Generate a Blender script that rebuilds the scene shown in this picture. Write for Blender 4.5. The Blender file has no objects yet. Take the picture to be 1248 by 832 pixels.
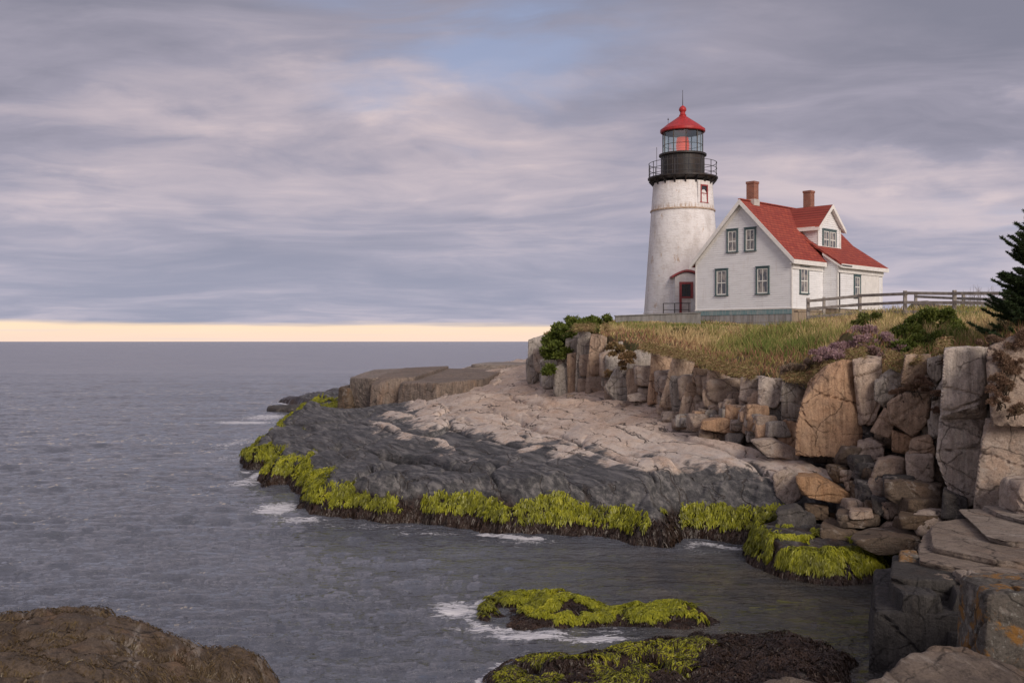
import bpy, bmesh, math, random
import numpy as np
from mathutils import Vector
random.seed(7); rng = np.random.default_rng(7)
R = math.radians
sc = bpy.context.scene
col = sc.collection
# ------------------------------------------------------------------ camera
F = 1248.0; CH = 5.0
cam = bpy.data.cameras.new('camera'); co = bpy.data.objects.new('camera', cam); col.objects.link(co)
co.location = (0, 0, CH); co.rotation_euler = (R(90), 0, 0)
cam.lens = 36; cam.sensor_width = 36; cam.clip_start = .1; cam.clip_end = 60000
sc.camera = co
# ------------------------------------------------------------------ light
SUN_AZ = 156.0      # degrees clockwise from +Y (behind the camera, to the right)
SUN_EL = 27.0
sun = bpy.data.lights.new('sun', 'SUN'); sun.energy = 1.55; sun.angle = R(26); sun.color = (1, .87, .75)
so = bpy.data.objects.new('sun', sun); col.objects.link(so)
so.rotation_euler = (R(90-SUN_EL), 0, R(180-SUN_AZ))
so.location = (30, -30, 40)
w = bpy.data.worlds.new('World'); sc.world = w; w.use_nodes = True
vs = sc.view_settings
vs.view_transform = 'Standard'; vs.look = 'None'; vs.gamma = 1; vs.exposure = 0.80; vs.use_curve_mapping = False

# ------------------------------------------------------------------ node helper
class NT:
    def __init__(s, nt): s.t = nt; s.n = nt.nodes; s.l = nt.links
    def new(s, typ, ins=None, **kw):
        n = s.n.new(typ)
        for k, v in kw.items(): setattr(n, k, v)
        if ins:
            for k, v in ins.items():
                sock = n.inputs[k]
                if isinstance(v, bpy.types.NodeSocket): s.l.new(v, sock)
                else: sock.default_value = v
        return n
    def math(s, op, a, b=0.0, c=None, clamp=False):
        n = s.new('ShaderNodeMath', operation=op, use_clamp=clamp)
        for i, v in enumerate((a, b, c)):
            if v is None: continue
            if isinstance(v, bpy.types.NodeSocket): s.l.new(v, n.inputs[i])
            else: n.inputs[i].default_value = v
        return n.outputs[0]
    def mix(s, f, a, b, mode='MIX'):
        n = s.new('ShaderNodeMix', data_type='RGBA', blend_type=mode)
        for k, v in ((0, f), (6, a), (7, b)):
            if isinstance(v, bpy.types.NodeSocket): s.l.new(v, n.inputs[k])
            else: n.inputs[k].default_value = (v if k == 0 else (*v[:3], 1))
        return n.outputs[2]
    def ramp(s, f, lo, hi):      # smooth 0..1 between lo and hi
        n = s.new('ShaderNodeMapRange', {0: f, 1: lo, 2: hi, 3: 0.0, 4: 1.0}, interpolation_type='SMOOTHSTEP')
        return n.outputs[0]
    def cramp(s, f, stops):
        n = s.new('ShaderNodeValToRGB', {0: f}); e = n.color_ramp.elements
        while len(e) < len(stops): e.new(.5)
        for el, (p, c) in zip(e, stops): el.position = p; el.color = (*c, 1)
        return n.outputs[0]
    def noise(s, vec, scale, detail=4, rough=.55, dist=0.0):
        return s.new('ShaderNodeTexNoise', {'Vector': vec, 'Scale': scale, 'Detail': detail, 'Roughness': rough, 'Distortion': dist}).outputs[0]
    def scaled(s, vec, sc_, rot=(0, 0, 0), loc=(0, 0, 0)):
        return s.new('ShaderNodeMapping', {'Vector': vec, 'Scale': sc_, 'Rotation': rot, 'Location': loc}).outputs[0]

# ------------------------------------------------------------------ world : nishita + layered cloud deck
N = NT(w.node_tree); N.n.clear()
out = N.new('ShaderNodeOutputWorld')
sky = N.new('ShaderNodeTexSky', sky_type='NISHITA'); sky.sun_disc = False
sky.sun_elevation = R(SUN_EL); sky.sun_rotation = R(SUN_AZ); sky.air_density = 1.0; sky.dust_density = 1.0
tc = N.new('ShaderNodeTexCoord').outputs['Generated']
sp = N.new('ShaderNodeSeparateXYZ', {0: tc})
dx, dy, dz = sp.outputs
el = N.math('MAXIMUM', dz, 0.0)
den = N.math('ADD', el, 0.10)
cv0 = N.new('ShaderNodeCombineXYZ', {0: N.math('DIVIDE', dx, den), 1: N.math('DIVIDE', dy, den), 2: 0.0}).outputs[0]
wv_ = N.new('ShaderNodeTexNoise', {'Vector': cv0, 'Scale': .55, 'Detail': 4, 'Roughness': .5}).outputs[1]
cv = N.new('ShaderNodeVectorMath', {0: cv0, 1: N.new('ShaderNodeVectorMath', {0: wv_, 'Scale': 1.5}, operation='SCALE').outputs[0]}, operation='ADD').outputs[0]
big = N.noise(N.scaled(cv, (.34, .42, 1), loc=(3.1, 7.7, 0)), 1.0, 3, .5, .3)
mid = N.noise(N.scaled(cv, (.8, 1.2, 1), loc=(9.4, 2.2, 0)), 1.2, 7, .56, .3)
fine = N.noise(N.scaled(cv, (1.6, 3.4, 1), loc=(1.4, 5.2, 0)), 1.3, 6, .6, .2)
tone = N.math('ADD', N.math('MULTIPLY', big, .56), N.math('ADD', N.math('MULTIPLY', mid, .29), N.math('MULTIPLY', fine, .15)))
tone = N.ramp(tone, .36, .66)
# broad openings and thick parts of the deck, edges broken up by noise
wd_ = N.new('ShaderNodeVectorMath', {0: tc, 1: N.new('ShaderNodeVectorMath', {0: N.new('ShaderNodeTexNoise', {'Vector': N.scaled(tc, (3, 3, 9)), 'Scale': 1.3, 'Detail': 6, 'Roughness': .6}).outputs[1], 'Scale': .22}, operation='SCALE').outputs[0]}, operation='ADD').outputs[0]
def patch(px, py, rx, rz):
    v = np.array([(px-624)/1248, 1.0, (416-py)/1248]); v /= np.linalg.norm(v); v = v+.11
    k = (1/rx, 1/rx, 1/rz)
    d = N.new('ShaderNodeVectorMath', {0: N.scaled(wd_, k), 1: tuple(v*k)}, operation='DISTANCE').outputs['Value']
    return N.ramp(d, 1.0, .15)
def addp(t, px, py, rx, rz, a): return N.math('ADD', t, N.math('MULTIPLY', patch(px, py, rx, rz), a))
for q in [(430, 110, .17, .045, .32), (600, 190, .20, .05, .16), (860, 60, .2, .05, .18), (1130, 190, .16, .03, .30), (60, 220, .12, .02, .18), (250, 150, .16, .02, .15), (20, 60, .25, .10, -.34), (1230, 40, .24, .10, -.12), (700, 330, .25, .03, .1), (1180, 300, .15, .035, -.18)]:
    tone = addp(tone, *q)
tone = N.math('MULTIPLY_ADD', tone, .86, .05, clamp=True)
cl = N.cramp(tone, [(0, (.140, .140, .180)), (.4, (.215, .203, .250)), (.72, (.315, .275, .305)), (1, (.43, .355, .355))])
low = N.ramp(el, .20, .03)
cl = N.mix(N.math('MULTIPLY', low, .6), cl, N.mix(tone, (.220, .235, .310), (.375, .340, .385)))
up = N.ramp(el, .16, .5)
cl = N.mix(N.math('MULTIPLY', up, .45), cl, N.mix(tone, (.13, .13, .165), (.27, .235, .25)))
nis = N.new('ShaderNodeVectorMath', {0: sky.outputs[0], 'Scale': .10}, operation='SCALE').outputs[0]
blue = N.mix(.85, nis, (.185, .215, .325))
gap = N.math('MAXIMUM', patch(560, 50, .26, .10), N.math('MULTIPLY', patch(420, 25, .12, .04), .9))
gap = N.math('MAXIMUM', gap, N.math('MULTIPLY', patch(1215, 245, .10, .03), .5))
gap = N.math('MULTIPLY', gap, N.ramp(mid, .62, .40))
cl = N.mix(N.math('MULTIPLY', gap, .72), cl, blue)
# clear band at the horizon
hb = N.math('ADD', dz, N.math('MULTIPLY', N.math('SUBTRACT', N.noise(N.scaled(tc, (4, 4, 90)), 1.0, 5, .6), .5), .013))
band = N.math('MULTIPLY', N.ramp(hb, .0195, .0135), .9)
bcol = N.mix(N.ramp(dz, .0, .018), (.62, .46, .36), (.66, .50, .34))
st = N.math('MULTIPLY', N.ramp(N.noise(N.scaled(tc, (6, 6, 420)), 1.0, 4), .5, .75), .3)
bcol = N.mix(st, bcol, (.48, .42, .44))
cl = N.mix(band, cl, bcol)
bg = N.new('ShaderNodeBackground', {0: N.new('ShaderNodeVectorMath', {0: cl, 'Scale': 9.8}, operation='SCALE').outputs[0], 1: 0.10})
N.l.new(bg.outputs[0], out.inputs[0])

# ------------------------------------------------------------------ numpy noise
def _h(ix, iy, iz, seed):
    h = (ix.astype(np.uint32)*np.uint32(374761393) + iy.astype(np.uint32)*np.uint32(668265263)
         + iz.astype(np.uint32)*np.uint32(2246822519) + np.uint32(seed*3266489917 & 0xffffffff))
    h = (h ^ (h >> np.uint32(13)))*np.uint32(1274126177); h = h ^ (h >> np.uint32(16))
    h = h*np.uint32(2654435761); h ^= h >> np.uint32(15)
    return h.astype(np.float64)/4294967295.0
def vnoise(x, y, z, seed=0):
    x = np.asarray(x, float); y = np.asarray(y, float); z = np.asarray(z, float)+0*x
    fx, fy, fz = np.floor(x), np.floor(y), np.floor(z)
    ix, iy, iz = fx.astype(np.int64), fy.astype(np.int64), fz.astype(np.int64)
    u, v, q = x-fx, y-fy, z-fz
    u = u*u*u*(u*(u*6-15)+10); v = v*v*v*(v*(v*6-15)+10); q = q*q*q*(q*(q*6-15)+10)
    r = 0
    for a in (0, 1):
        for b in (0, 1):
            for c in (0, 1):
                r = r + _h(ix+a, iy+b, iz+c, seed)*(u if a else 1-u)*(v if b else 1-v)*(q if c else 1-q)
    return r*2-1
def fbm(x, y, z=0.0, o=4, seed=0, gain=.5):
    s = 0; a = 1; f = 1; t = 0
    for i in range(o):
        s = s + a*vnoise(x*f+17.3*i, y*f-9.1*i, np.asarray(z)*f+3.7*i, seed+i); t += a; a *= gain; f *= 2.03
    return s/t
def worley(x, y, seed=0):
    ix = np.floor(x).astype(np.int64); iy = np.floor(y).astype(np.int64)
    f1 = np.full(x.shape, 9.); f2 = np.full(x.shape, 9.); cid = np.zeros(x.shape); cx = np.zeros(x.shape); cy = np.zeros(x.shape)
    for a in (-1, 0, 1):
        for b in (-1, 0, 1):
            jx, jy = ix+a, iy+b; z = jx*0
            px = jx+.1+.8*_h(jx, jy, z, seed); py = jy+.1+.8*_h(jx, jy, z, seed+5)
            d = np.hypot(px-x, py-y); c = _h(jx, jy, z, seed+11)
            m = d < f1
            f2 = np.where(m, f1, np.minimum(f2, d)); cid = np.where(m, c, cid)
            cx = np.where(m, px, cx); cy = np.where(m, py, cy); f1 = np.where(m, d, f1)
    return f1, f2, cid, cx, cy
def sstep(a, b, x):
    t = np.clip((x-a)/(b-a), 0, 1); return t*t*(3-2*t)
def smin(a, b, k):
    h = np.clip(.5+.5*(b-a)/k, 0, 1); return b*(1-h)+a*h-k*h*(1-h)
class RBF:
    def __init__(s, pts, vals, smooth=.02):
        s.p = np.array(pts, float); n = len(s.p)
        K = np.hypot(s.p[:, None, 0]-s.p[None, :, 0], s.p[:, None, 1]-s.p[None, :, 1])
        A = np.zeros((n+3, n+3)); A[:n, :n] = -K+smooth*np.eye(n)*-1; A[:n, n] = 1; A[:n, n+1:] = s.p; A[n, :n] = 1; A[n+1:, :n] = s.p.T
        s.w = np.linalg.solve(A, np.concatenate([vals, [0, 0, 0]]))
    def __call__(s, x, y):
        sh = x.shape; x = x.ravel(); y = y.ravel(); r = np.empty(len(x)); n = len(s.p)
        for i in range(0, len(x), 100000):
            a, b = x[i:i+100000], y[i:i+100000]
            K = -np.hypot(a[:, None]-s.p[None, :, 0], b[:, None]-s.p[None, :, 1])
            r[i:i+100000] = K@s.w[:n]+s.w[n]+s.w[n+1]*a+s.w[n+2]*b
        return r.reshape(sh)
def seg_dist(x, y, P, closed):
    P = np.array(P, float); n = len(P); best = np.full(x.shape, 1e9); sgn = np.ones(x.shape)
    for i in range(n if closed else n-1):
        a, b = P[i], P[(i+1) % n]; d = b-a; L = d@d
        t = np.clip(((x-a[0])*d[0]+(y-a[1])*d[1])/L, 0, 1)
        q = np.hypot(x-a[0]-t*d[0], y-a[1]-t*d[1]); m = q < best
        c = d[0]*(y-a[1])-d[1]*(x-a[0])
        sgn = np.where(m, np.sign(c), sgn); best = np.where(m, q, best)
    return best, sgn
def inside(x, y, P):
    P = np.array(P, float); n = len(P); r = np.zeros(x.shape, bool)
    for i in range(n):
        x0, y0 = P[i]; x1, y1 = P[(i+1) % n]
        if y0 == y1: continue
        r ^= ((y0 > y) != (y1 > y)) & (x < (x1-x0)*(y-y0)/(y1-y0)+x0)
    return r
def sdist(x, y, P):
    d, _ = seg_dist(x, y, P, True); return np.where(inside(x, y, P), d, -d)
# pixel of the photograph -> point of the place, with its depth or its height known
def at(px, py, Y): return ((px-624)/F*Y, Y, CH-(py-416)/F*Y)
def atz(px, py, z=0.0):
    Y = F*(CH-z)/(py-416); return ((px-624)/F*Y, Y)

# ------------------------------------------------------------------ object helpers
def tag(o, label=None, cat=None, group=None, kind=None):
    if label: o['label'] = label
    if cat: o['category'] = cat
    if group: o['group'] = group
    if kind: o['kind'] = kind
    return o
def empty(name, loc, rz=0, label=None, cat=None, group=None):
    o = bpy.data.objects.new(name, None); col.objects.link(o); o.location = loc; o.rotation_euler = (0, 0, rz)
    o.empty_display_size = .3
    return tag(o, label, cat, group)
def npmesh(name, V, Fc, mat, parent=None, smooth=True, attrs=None, nverts=4):
    """V (n,3) array, Fc (m,k) int array"""
    me = bpy.data.meshes.new(name); V = np.asarray(V, np.float32); Fc = np.asarray(Fc, np.int32); k = Fc.shape[1]
    me.vertices.add(len(V)); me.vertices.foreach_set('co', V.ravel())
    me.loops.add(Fc.size); me.loops.foreach_set('vertex_index', Fc.ravel())
    me.polygons.add(len(Fc)); me.polygons.foreach_set('loop_start', np.arange(0, Fc.size, k, dtype=np.int32))
    me.polygons.foreach_set('use_smooth', np.full(len(Fc), smooth))
    if attrs:
        for an, av in attrs.items():
            av = np.asarray(av, np.float32)
            if av.ndim == 1:
                a = me.attributes.new(an, 'FLOAT', 'POINT'); a.data.foreach_set('value', av)
            else:
                a = me.attributes.new(an, 'FLOAT_COLOR', 'POINT'); a.data.foreach_set('color', np.concatenate([av, np.ones((len(av), 1))], 1).astype(np.float32).ravel())
    me.update(calc_edges=True); me.validate()
    me.materials.append(mat)
    o = bpy.data.objects.new(name, me); col.objects.link(o)
    if parent: o.parent = parent
    return o
class MB:
    """collects shapes, built into ONE mesh object"""
    def __init__(s): s.v = []; s.f = []; s.sm = []
    def add(s, vs_, fs, smooth=False):
        b = len(s.v); s.v += [tuple(v) for v in vs_]; s.f += [tuple(i+b for i in f) for f in fs]; s.sm += [smooth]*len(fs); return s
    def box(s, x0, x1, y0, y1, z0, z1):
        v = [(x, y, z) for z in (z0, z1) for y in (y0, y1) for x in (x0, x1)]
        return s.add(v, [(0, 2, 3, 1), (4, 5, 7, 6), (0, 1, 5, 4), (2, 6, 7, 3), (0, 4, 6, 2), (1, 3, 7, 5)])
    def beam(s, a, b, wd, h):
        a, b = Vector(a), Vector(b); d = (b-a).normalized(); up = Vector((0, 0, 1)) if abs(d.z) < .95 else Vector((1, 0, 0))
        r = d.cross(up).normalized()*wd/2; u = r.cross(d).normalized()*h/2
        v = [p+i*r+j*u for p in (a, b) for i, j in ((-1, -1), (1, -1), (1, 1), (-1, 1))]
        return s.add(v, [(3, 2, 1, 0), (4, 5, 6, 7), (0, 1, 5, 4), (1, 2, 6, 5), (2, 3, 7, 6), (3, 0, 4, 7)])
    def tube(s, pts, rs, n=8, cap=True):
        pts = [Vector(p) for p in pts]; rs = rs if hasattr(rs, '__len__') else [rs]*len(pts); V = []; Fc = []
        for i, p in enumerate(pts):
            d = (pts[min(i+1, len(pts)-1)]-pts[max(i-1, 0)]).normalized()
            q = Vector((0, 0, 1)) if abs(d.z) < .9 else Vector((1, 0, 0)); a = d.cross(q).normalized(); b = a.cross(d)
            V += [p+rs[i]*(math.cos(t)*a+math.sin(t)*b) for t in [2*math.pi*k/n for k in range(n)]]
        for i in range(len(pts)-1):
            for k in range(n): Fc.append((i*n+k, i*n+(k+1) % n, (i+1)*n+(k+1) % n, (i+1)*n+k))
        if cap: Fc.append(tuple(range(n))[::-1]); Fc.append(tuple((len(pts)-1)*n+k for k in range(n)))
        return s.add(V, Fc, True)
    def lathe(s, prof, n=48, c=(0, 0), smooth=True, close=True):
        V = []; Fc = []
        for r, z in prof: V += [(c[0]+r*math.cos(2*math.pi*k/n), c[1]+r*math.sin(2*math.pi*k/n), z) for k in range(n)]
        for i in range(len(prof)-1):
            for k in range(n): Fc.append((i*n+k, i*n+(k+1) % n, (i+1)*n+(k+1) % n, (i+1)*n+k))
        if close: Fc.append(tuple(range(n))[::-1]); Fc.append(tuple((len(prof)-1)*n+k for k in range(n)))
        return s.add(V, Fc, smooth)
    def prism(s, poly, axis, a, b):
        """poly in the two other axes, extruded along axis (0,1,2) from a to b"""
        def P(p, t):
            q = list(p); q.insert(axis, t); return q
        n = len(poly); V = [P(p, a) for p in poly]+[P(p, b) for p in poly]
        Fc = [tuple(range(n)), tuple(range(2*n-1, n-1, -1))]+[(i, i+n, (i+1) % n+n, (i+1) % n) for i in range(n)]
        return s.add(V, Fc)
    def build(s, name, mat, parent=None, bevel=0):
        me = bpy.data.meshes.new(name); me.from_pydata(s.v, [], s.f)
        me.polygons.foreach_set('use_smooth', s.sm)
        bm = bmesh.new(); bm.from_mesh(me); bmesh.ops.recalc_face_normals(bm, faces=bm.faces); bm.to_mesh(me); bm.free()
        me.materials.append(mat)
        o = bpy.data.objects.new(name, me); col.objects.link(o)
        if any(s.sm):
            try: me.set_sharp_from_angle(angle=R(40))
            except Exception: pass
        if bevel:
            m = o.modifiers.new('bevel', 'BEVEL'); m.width = bevel; m.segments = 2; m.limit_method = 'ANGLE'
        if parent: o.parent = parent
        return o

# ------------------------------------------------------------------ materials
def newmat(name):
    m = bpy.data.materials.new(name); m.use_nodes = True; n = NT(m.node_tree); n.n.clear()
    o = n.new('ShaderNodeOutputMaterial'); b = n.new('ShaderNodeBsdfPrincipled'); n.l.new(b.outputs[0], o.inputs[0])
    return m, n, b
def setin(n, b, **kw):
    for k, v in kw.items():
        k = {'color': 'Base Color', 'rough': 'Roughness', 'spec': 'Specular IOR Level', 'normal': 'Normal', 'metal': 'Metallic', 'alpha': 'Alpha', 'trans': 'Transmission Weight'}.get(k, k)
        if isinstance(v, bpy.types.NodeSocket): n.l.new(v, b.inputs[k])
        else: b.inputs[k].default_value = (*v, 1) if isinstance(v, tuple) and len(v) == 3 else v
def bump(n, h, strength=.5, dist=.05, prev=None):
    k = n.new('ShaderNodeBump', {'Height': h, 'Strength': strength, 'Distance': dist})
    if prev: n.l.new(prev, k.inputs['Normal'])
    return k.outputs[0]
def pos(n): return n.new('ShaderNodeNewGeometry').outputs['Position']

DIPA = (.431, -.902); DIPB = (.902, .431)
def foliation(n, P, a, b_, c):
    sp_ = n.new('ShaderNodeSeparateXYZ', {0: P}); x, y, z = sp_.outputs
    u = n.math('ADD', n.math('MULTIPLY', x, DIPA[0]*a), n.math('MULTIPLY', y, DIPA[1]*a)); v = n.math('ADD', n.math('MULTIPLY', x, DIPB[0]*b_), n.math('MULTIPLY', y, DIPB[1]*b_))
    return n.new('ShaderNodeCombineXYZ', {0: u, 1: v, 2: n.math('MULTIPLY', z, c)}).outputs[0]
def granite(name, c1, c2, c3, stain=(.34, .17, .075), stain_amt=.35, streak=True, lichen=0.0, dark_z=None, bumps=1.0, soil=False, tide=False):
    m, n, b = newmat(name); P = pos(n)
    rnd = n.new('ShaderNodeObjectInfo').outputs['Random']
    big = n.noise(n.scaled(P, (1, 1, 1)), .55, 6, .68, .4)
    med = n.noise(P, 2.6, 6, .62, .3)
    finen = n.noise(P, 34, 5, .75)
    spk = n.noise(P, 120, 2, .6)
    c = n.mix(n.ramp(big, .35, .65), c1, c2)
    c = n.mix(n.math('MULTIPLY', n.ramp(med, .45, .7), .75), c, c3)
    if stain_amt:
        s2 = n.noise(n.scaled(P, (1.6, 1.6, .35) if streak else (1, 1, 1), loc=(4, 8, 1)), 1.3, 5, .6, .5)
        c = n.mix(n.math('MULTIPLY', n.ramp(s2, .5, .72), stain_amt), c, stain)
    if streak:
        s3 = n.noise(n.scaled(P, (5, 5, .28)), 1.6, 5, .6, .2)
        c = n.mix(n.math('MULTIPLY', n.ramp(s3, .46, .64), .6), c, tuple(v*.36 for v in c1))
        s5 = n.noise(n.scaled(P, (16, 16, .7), loc=(1, 2, 3)), 1.4, 6, .65, .3)
        c = n.mix(n.math('MULTIPLY', n.ramp(s5, .5, .66), .45), c, tuple(v*.42 for v in c1)); c = n.mix(n.math('MULTIPLY', n.ramp(s5, .45, .32), .4), c, tuple(min(.62, v*1.4) for v in c2))
        s4 = n.noise(n.scaled(P, (6, 6, .3), loc=(3, 3, 9)), 1.3, 4, .6, .2)
        c = n.mix(n.math('MULTIPLY', n.ramp(s4, .56, .7), .4), c, tuple(min(.6, v*1.35) for v in c2))
    else:
        fo_ = n.noise(foliation(n, P, .35, 2.4, 2.4), 1.5, 7, .68, .4)
        c = n.mix(n.math('MULTIPLY', n.ramp(fo_, .52, .66), .6), c, tuple(v*.48 for v in c1))
        fo4 = n.noise(foliation(n, P, .5, 7, 7), 2.2, 6, .68, .3); c = n.mix(n.math('MULTIPLY', n.ramp(fo4, .55, .66), .5), c, tuple(v*.4 for v in c1)); c = n.mix(n.math('MULTIPLY', n.ramp(fo4, .42, .30), .4), c, tuple(min(.62, v*1.3) for v in c2))
        c = n.mix(n.math('MULTIPLY', n.ramp(fo_, .46, .34), .45), c, (.52, .47, .42))
    # dark lichen freckles and black dirt blotches with shapes of their own
    bl = n.noise(n.scaled(P, (1, 1, 1), loc=(7, 7, 7)), 6.5, 7, .72)
    c = n.mix(n.math('MULTIPLY', n.ramp(bl, .53, .66), .7), c, tuple(v*.28 for v in c1))
    c = n.mix(n.math('MULTIPLY', n.ramp(finen, .36, .7), .35), c, tuple(min(1, v*1.45) for v in c2))
    c = n.mix(n.math('MULTIPLY', n.ramp(finen, .5, .3), .38), c, tuple(v*.42 for v in c1))
    c = n.mix(n.math('MULTIPLY', n.ramp(spk, .55, .7), .3), c, (.09, .08, .075))
    if lichen:
        li = n.noise(n.scaled(P, (1, 1, 1), loc=(2, 5, 3)), 3.1, 7, .7, .4)
        c = n.mix(n.math('MULTIPLY', n.ramp(li, .5, .6), lichen), c, (.31, .15, .03))
        li2 = n.noise(n.scaled(P, (1, 1, 1), loc=(12, 5, 3)), 9, 6, .75)
        c = n.mix(n.math('MULTIPLY', n.ramp(li2, .55, .64), lichen), c, (.33, .33, .30))
    hsv = n.new('ShaderNodeHueSaturation', {'Color': c, 'Value': n.math('MULTIPLY_ADD', rnd, .22, .88), 'Saturation': n.math('MULTIPLY_ADD', rnd, -.3, 1.12)})
    if not soil: c = hsv.outputs[0]
    rough = .82
    if tide:
        z = n.new('ShaderNodeSeparateXYZ', {0: P}).outputs[2]
        wob = n.math('ADD', n.math('MULTIPLY', n.math('SUBTRACT', n.noise(P, .8, 5, .65, .3), .5), 1.25), z)
        gm = n.noise(foliation(n, P, .8, 2.6, 2.6), 1.5, 8, .72, .5)
        dk = n.mix(n.ramp(gm, .35, .66), (.034, .035, .038), (.100, .097, .098)); fo3 = n.noise(foliation(n, P, .3, 3, 3), 1.8, 7, .7, .3); dk = n.mix(n.math('MULTIPLY', n.ramp(fo3, .48, .62), .75), dk, (.20, .19, .185)); dk = n.mix(n.math('MULTIPLY', n.ramp(fo3, .46, .36), .6), dk, (.018, .018, .02))  # pale streaks along the dip: highlight sheen painted into the dark zone
        dk = n.mix(n.math('MULTIPLY', n.ramp(finen, .45, .75), .5), dk, (.17, .165, .165))
        sx = n.new('ShaderNodeSeparateXYZ', {0: P}).outputs[0]
        wob2 = n.math('SUBTRACT', wob, n.math('MULTIPLY', n.ramp(sx, -4.5, -10), .50))
        blc = n.math('MULTIPLY', n.ramp(wob2, 2.25, 1.75), n.ramp(gm, .62, .42)); c = n.mix(n.math('MULTIPLY', blc, .5), c, (.60, .56, .52))
        f = n.ramp(wob2, 1.72, 1.54)
        c = n.mix(f, c, dk)
        wd = n.mix(n.ramp(gm, .4, .6), (.012, .008, .007), (.045, .026, .020))
        c = n.mix(n.ramp(wob, .8, .5), c, wd)
        rough = n.math('SUBTRACT', .85, n.math('ADD', n.math('MULTIPLY', n.ramp(z, .9, .2), .35), n.math('MULTIPLY', f, .22)))
    if soil:
        a = n.new('ShaderNodeAttribute', attribute_name='soil').outputs['Fac']
        sc_ = n.mix(n.ramp(n.noise(P, 1.2, 6, .65), .4, .6), (.17, .115, .06), (.075, .075, .03))
        sc_ = n.mix(n.ramp(n.noise(P, 14, 4, .7), .45, .7), sc_, (.05, .04, .02))
        c = n.mix(a, c, sc_)
    # relief: grain, pitting, joints
    zc_ = None
    wp = n.new('ShaderNodeVectorMath', {0: P, 1: n.new('ShaderNodeVectorMath', {0: n.new('ShaderNodeTexNoise', {'Vector': P, 'Scale': 1.4, 'Detail': 4}).outputs[1], 'Scale': .7}, operation='SCALE').outputs[0]}, operation='ADD').outputs[0]
    vo = n.new('ShaderNodeTexVoronoi', {'Vector': n.scaled(wp, (.75, .75, .9), rot=(0, 0, R(25))), 'Scale': 1.1}, feature='DISTANCE_TO_EDGE').outputs[0]
    jo = n.ramp(vo, .0, .025)
    if not tide:
        c = n.mix(n.math('MULTIPLY', n.ramp(vo, .022, .004), n.math('MULTIPLY', n.ramp(med, .38, .55), .75)), c, tuple(v*.2 for v in c1))
    if tide:      # long dirt-filled joints running down the dip of the ledge
        fx_ = n.new('ShaderNodeSeparateXYZ', {0: foliation(n, P, 1, 1, 1)}); uu, vv, _z = fx_.outputs
        wn = n.math('SUBTRACT', n.noise(n.scaled(foliation(n, P, .22, .5, .4), (1, 1, 1)), 1.0, 6, .6), .5); wn2 = n.math('SUBTRACT', n.noise(P, 1.1, 5, .6), .5)
        def lines(t, wdt, mask):
            d_ = n.math('ABSOLUTE', n.math('SUBTRACT', n.math('FRACT', t), .5)); d_ = n.math('ADD', d_, n.math('MULTIPLY', n.ramp(mask, .48, .36), .3)); return n.ramp(d_, 0, wdt)
        l1 = lines(n.math('ADD', n.math('MULTIPLY', vv, .55), n.math('ADD', n.math('MULTIPLY', wn, 1.6), n.math('MULTIPLY', wn2, .25))), .036, n.noise(foliation(n, P, .25, .8, .5), 1.0, 3))
        l2 = lines(n.math('ADD', n.math('MULTIPLY', vv, 1.7), n.math('ADD', n.math('MULTIPLY', wn, 3.5), n.math('MULTIPLY', wn2, .5))), .045, n.noise(foliation(n, P, .3, 1.1, .5), 1.3, 3))
        l3 = lines(n.math('ADD', n.math('MULTIPLY', uu, .33), n.math('ADD', n.math('MULTIPLY', vv, .16), n.math('MULTIPLY', wn2, .7))), .012, n.noise(P, .8, 3))
        v2 = n.math('MULTIPLY', n.math('MINIMUM', l1, n.math('MINIMUM', l2, l3)), .03)
        jo = n.math('MULTIPLY', v2, 33.0)
        c = n.mix(n.math('MULTIPLY', n.ramp(v2, .03, .002), .85), c, (.06, .05, .045))
    nb = bump(n, n.noise(P, 3.2, 10, .74, .3), .8*bumps, .055 if tide else .12)
    if streak: nb = bump(n, n.noise(n.scaled(P, (1, 1, .12)), 7.0, 6, .65, .2), .7*bumps, .07, nb)
    else: nb = bump(n, n.noise(foliation(n, P, .25, 2.2, 2.2), 3.5, 8, .7, .3), .8*bumps, .055 if tide else .09, nb)
    nb = bump(n, finen, .6*bumps, .02, nb)
    nb = bump(n, jo, (.8 if tide else .22)*bumps, .06 if tide else .04, nb)
    setin(n, b, color=c, rough=rough, normal=nb, spec=.3)
    return m

M = {}
M['shore'] = granite('shore_rock', (.49, .355, .27), (.55, .46, .39), (.41, .31, .24), stain_amt=.35, streak=False, soil=True, tide=True, bumps=.8)
M['tan'] = granite('cliff_tan', (.40, .285, .205), (.49, .37, .28), (.30, .225, .17), stain_amt=.4)
M['grey'] = granite('cliff_grey', (.32, .285, .25), (.43, .385, .34), (.24, .215, .19), stain_amt=.16)
M['orange'] = granite('cliff_orange', (.42, .25, .15), (.46, .31, .20), (.34, .235, .165), stain_amt=.6)
M['pillar'] = granite('cliff_pillar', (.46, .385, .33), (.54, .46, .39), (.36, .30, .255), stain_amt=.22)
M['slabdark'] = granite('slab_dark', (.17, .14, .12), (.30, .24, .20), (.12, .105, .095), stain_amt=.3)
M['pale'] = granite('pale_granite', (.42, .32, .25), (.48, .41, .355), (.37, .30, .25), stain_amt=.2, streak=False)
M['talus'] = granite('talus', (.33, .25, .20), (.43, .34, .27), (.26, .20, .165), stain_amt=.4, streak=False)
M['brown'] = granite('brown_rock', (.105, .074, .052), (.165, .12, .082), (.085, .066, .052), stain_amt=.3, streak=False)
M['wet'] = granite('dark_wet_rock', (.06, .056, .055), (.10, .092, .088), (.05, .045, .045), stain=(.1, .06, .035), stain_amt=.3, streak=False)
M['dark'] = granite('dark_granite', (.05, .046, .044), (.085, .078, .072), (.042, .04, .04), stain=(.1, .055, .025), stain_amt=.3, streak=True)
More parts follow.
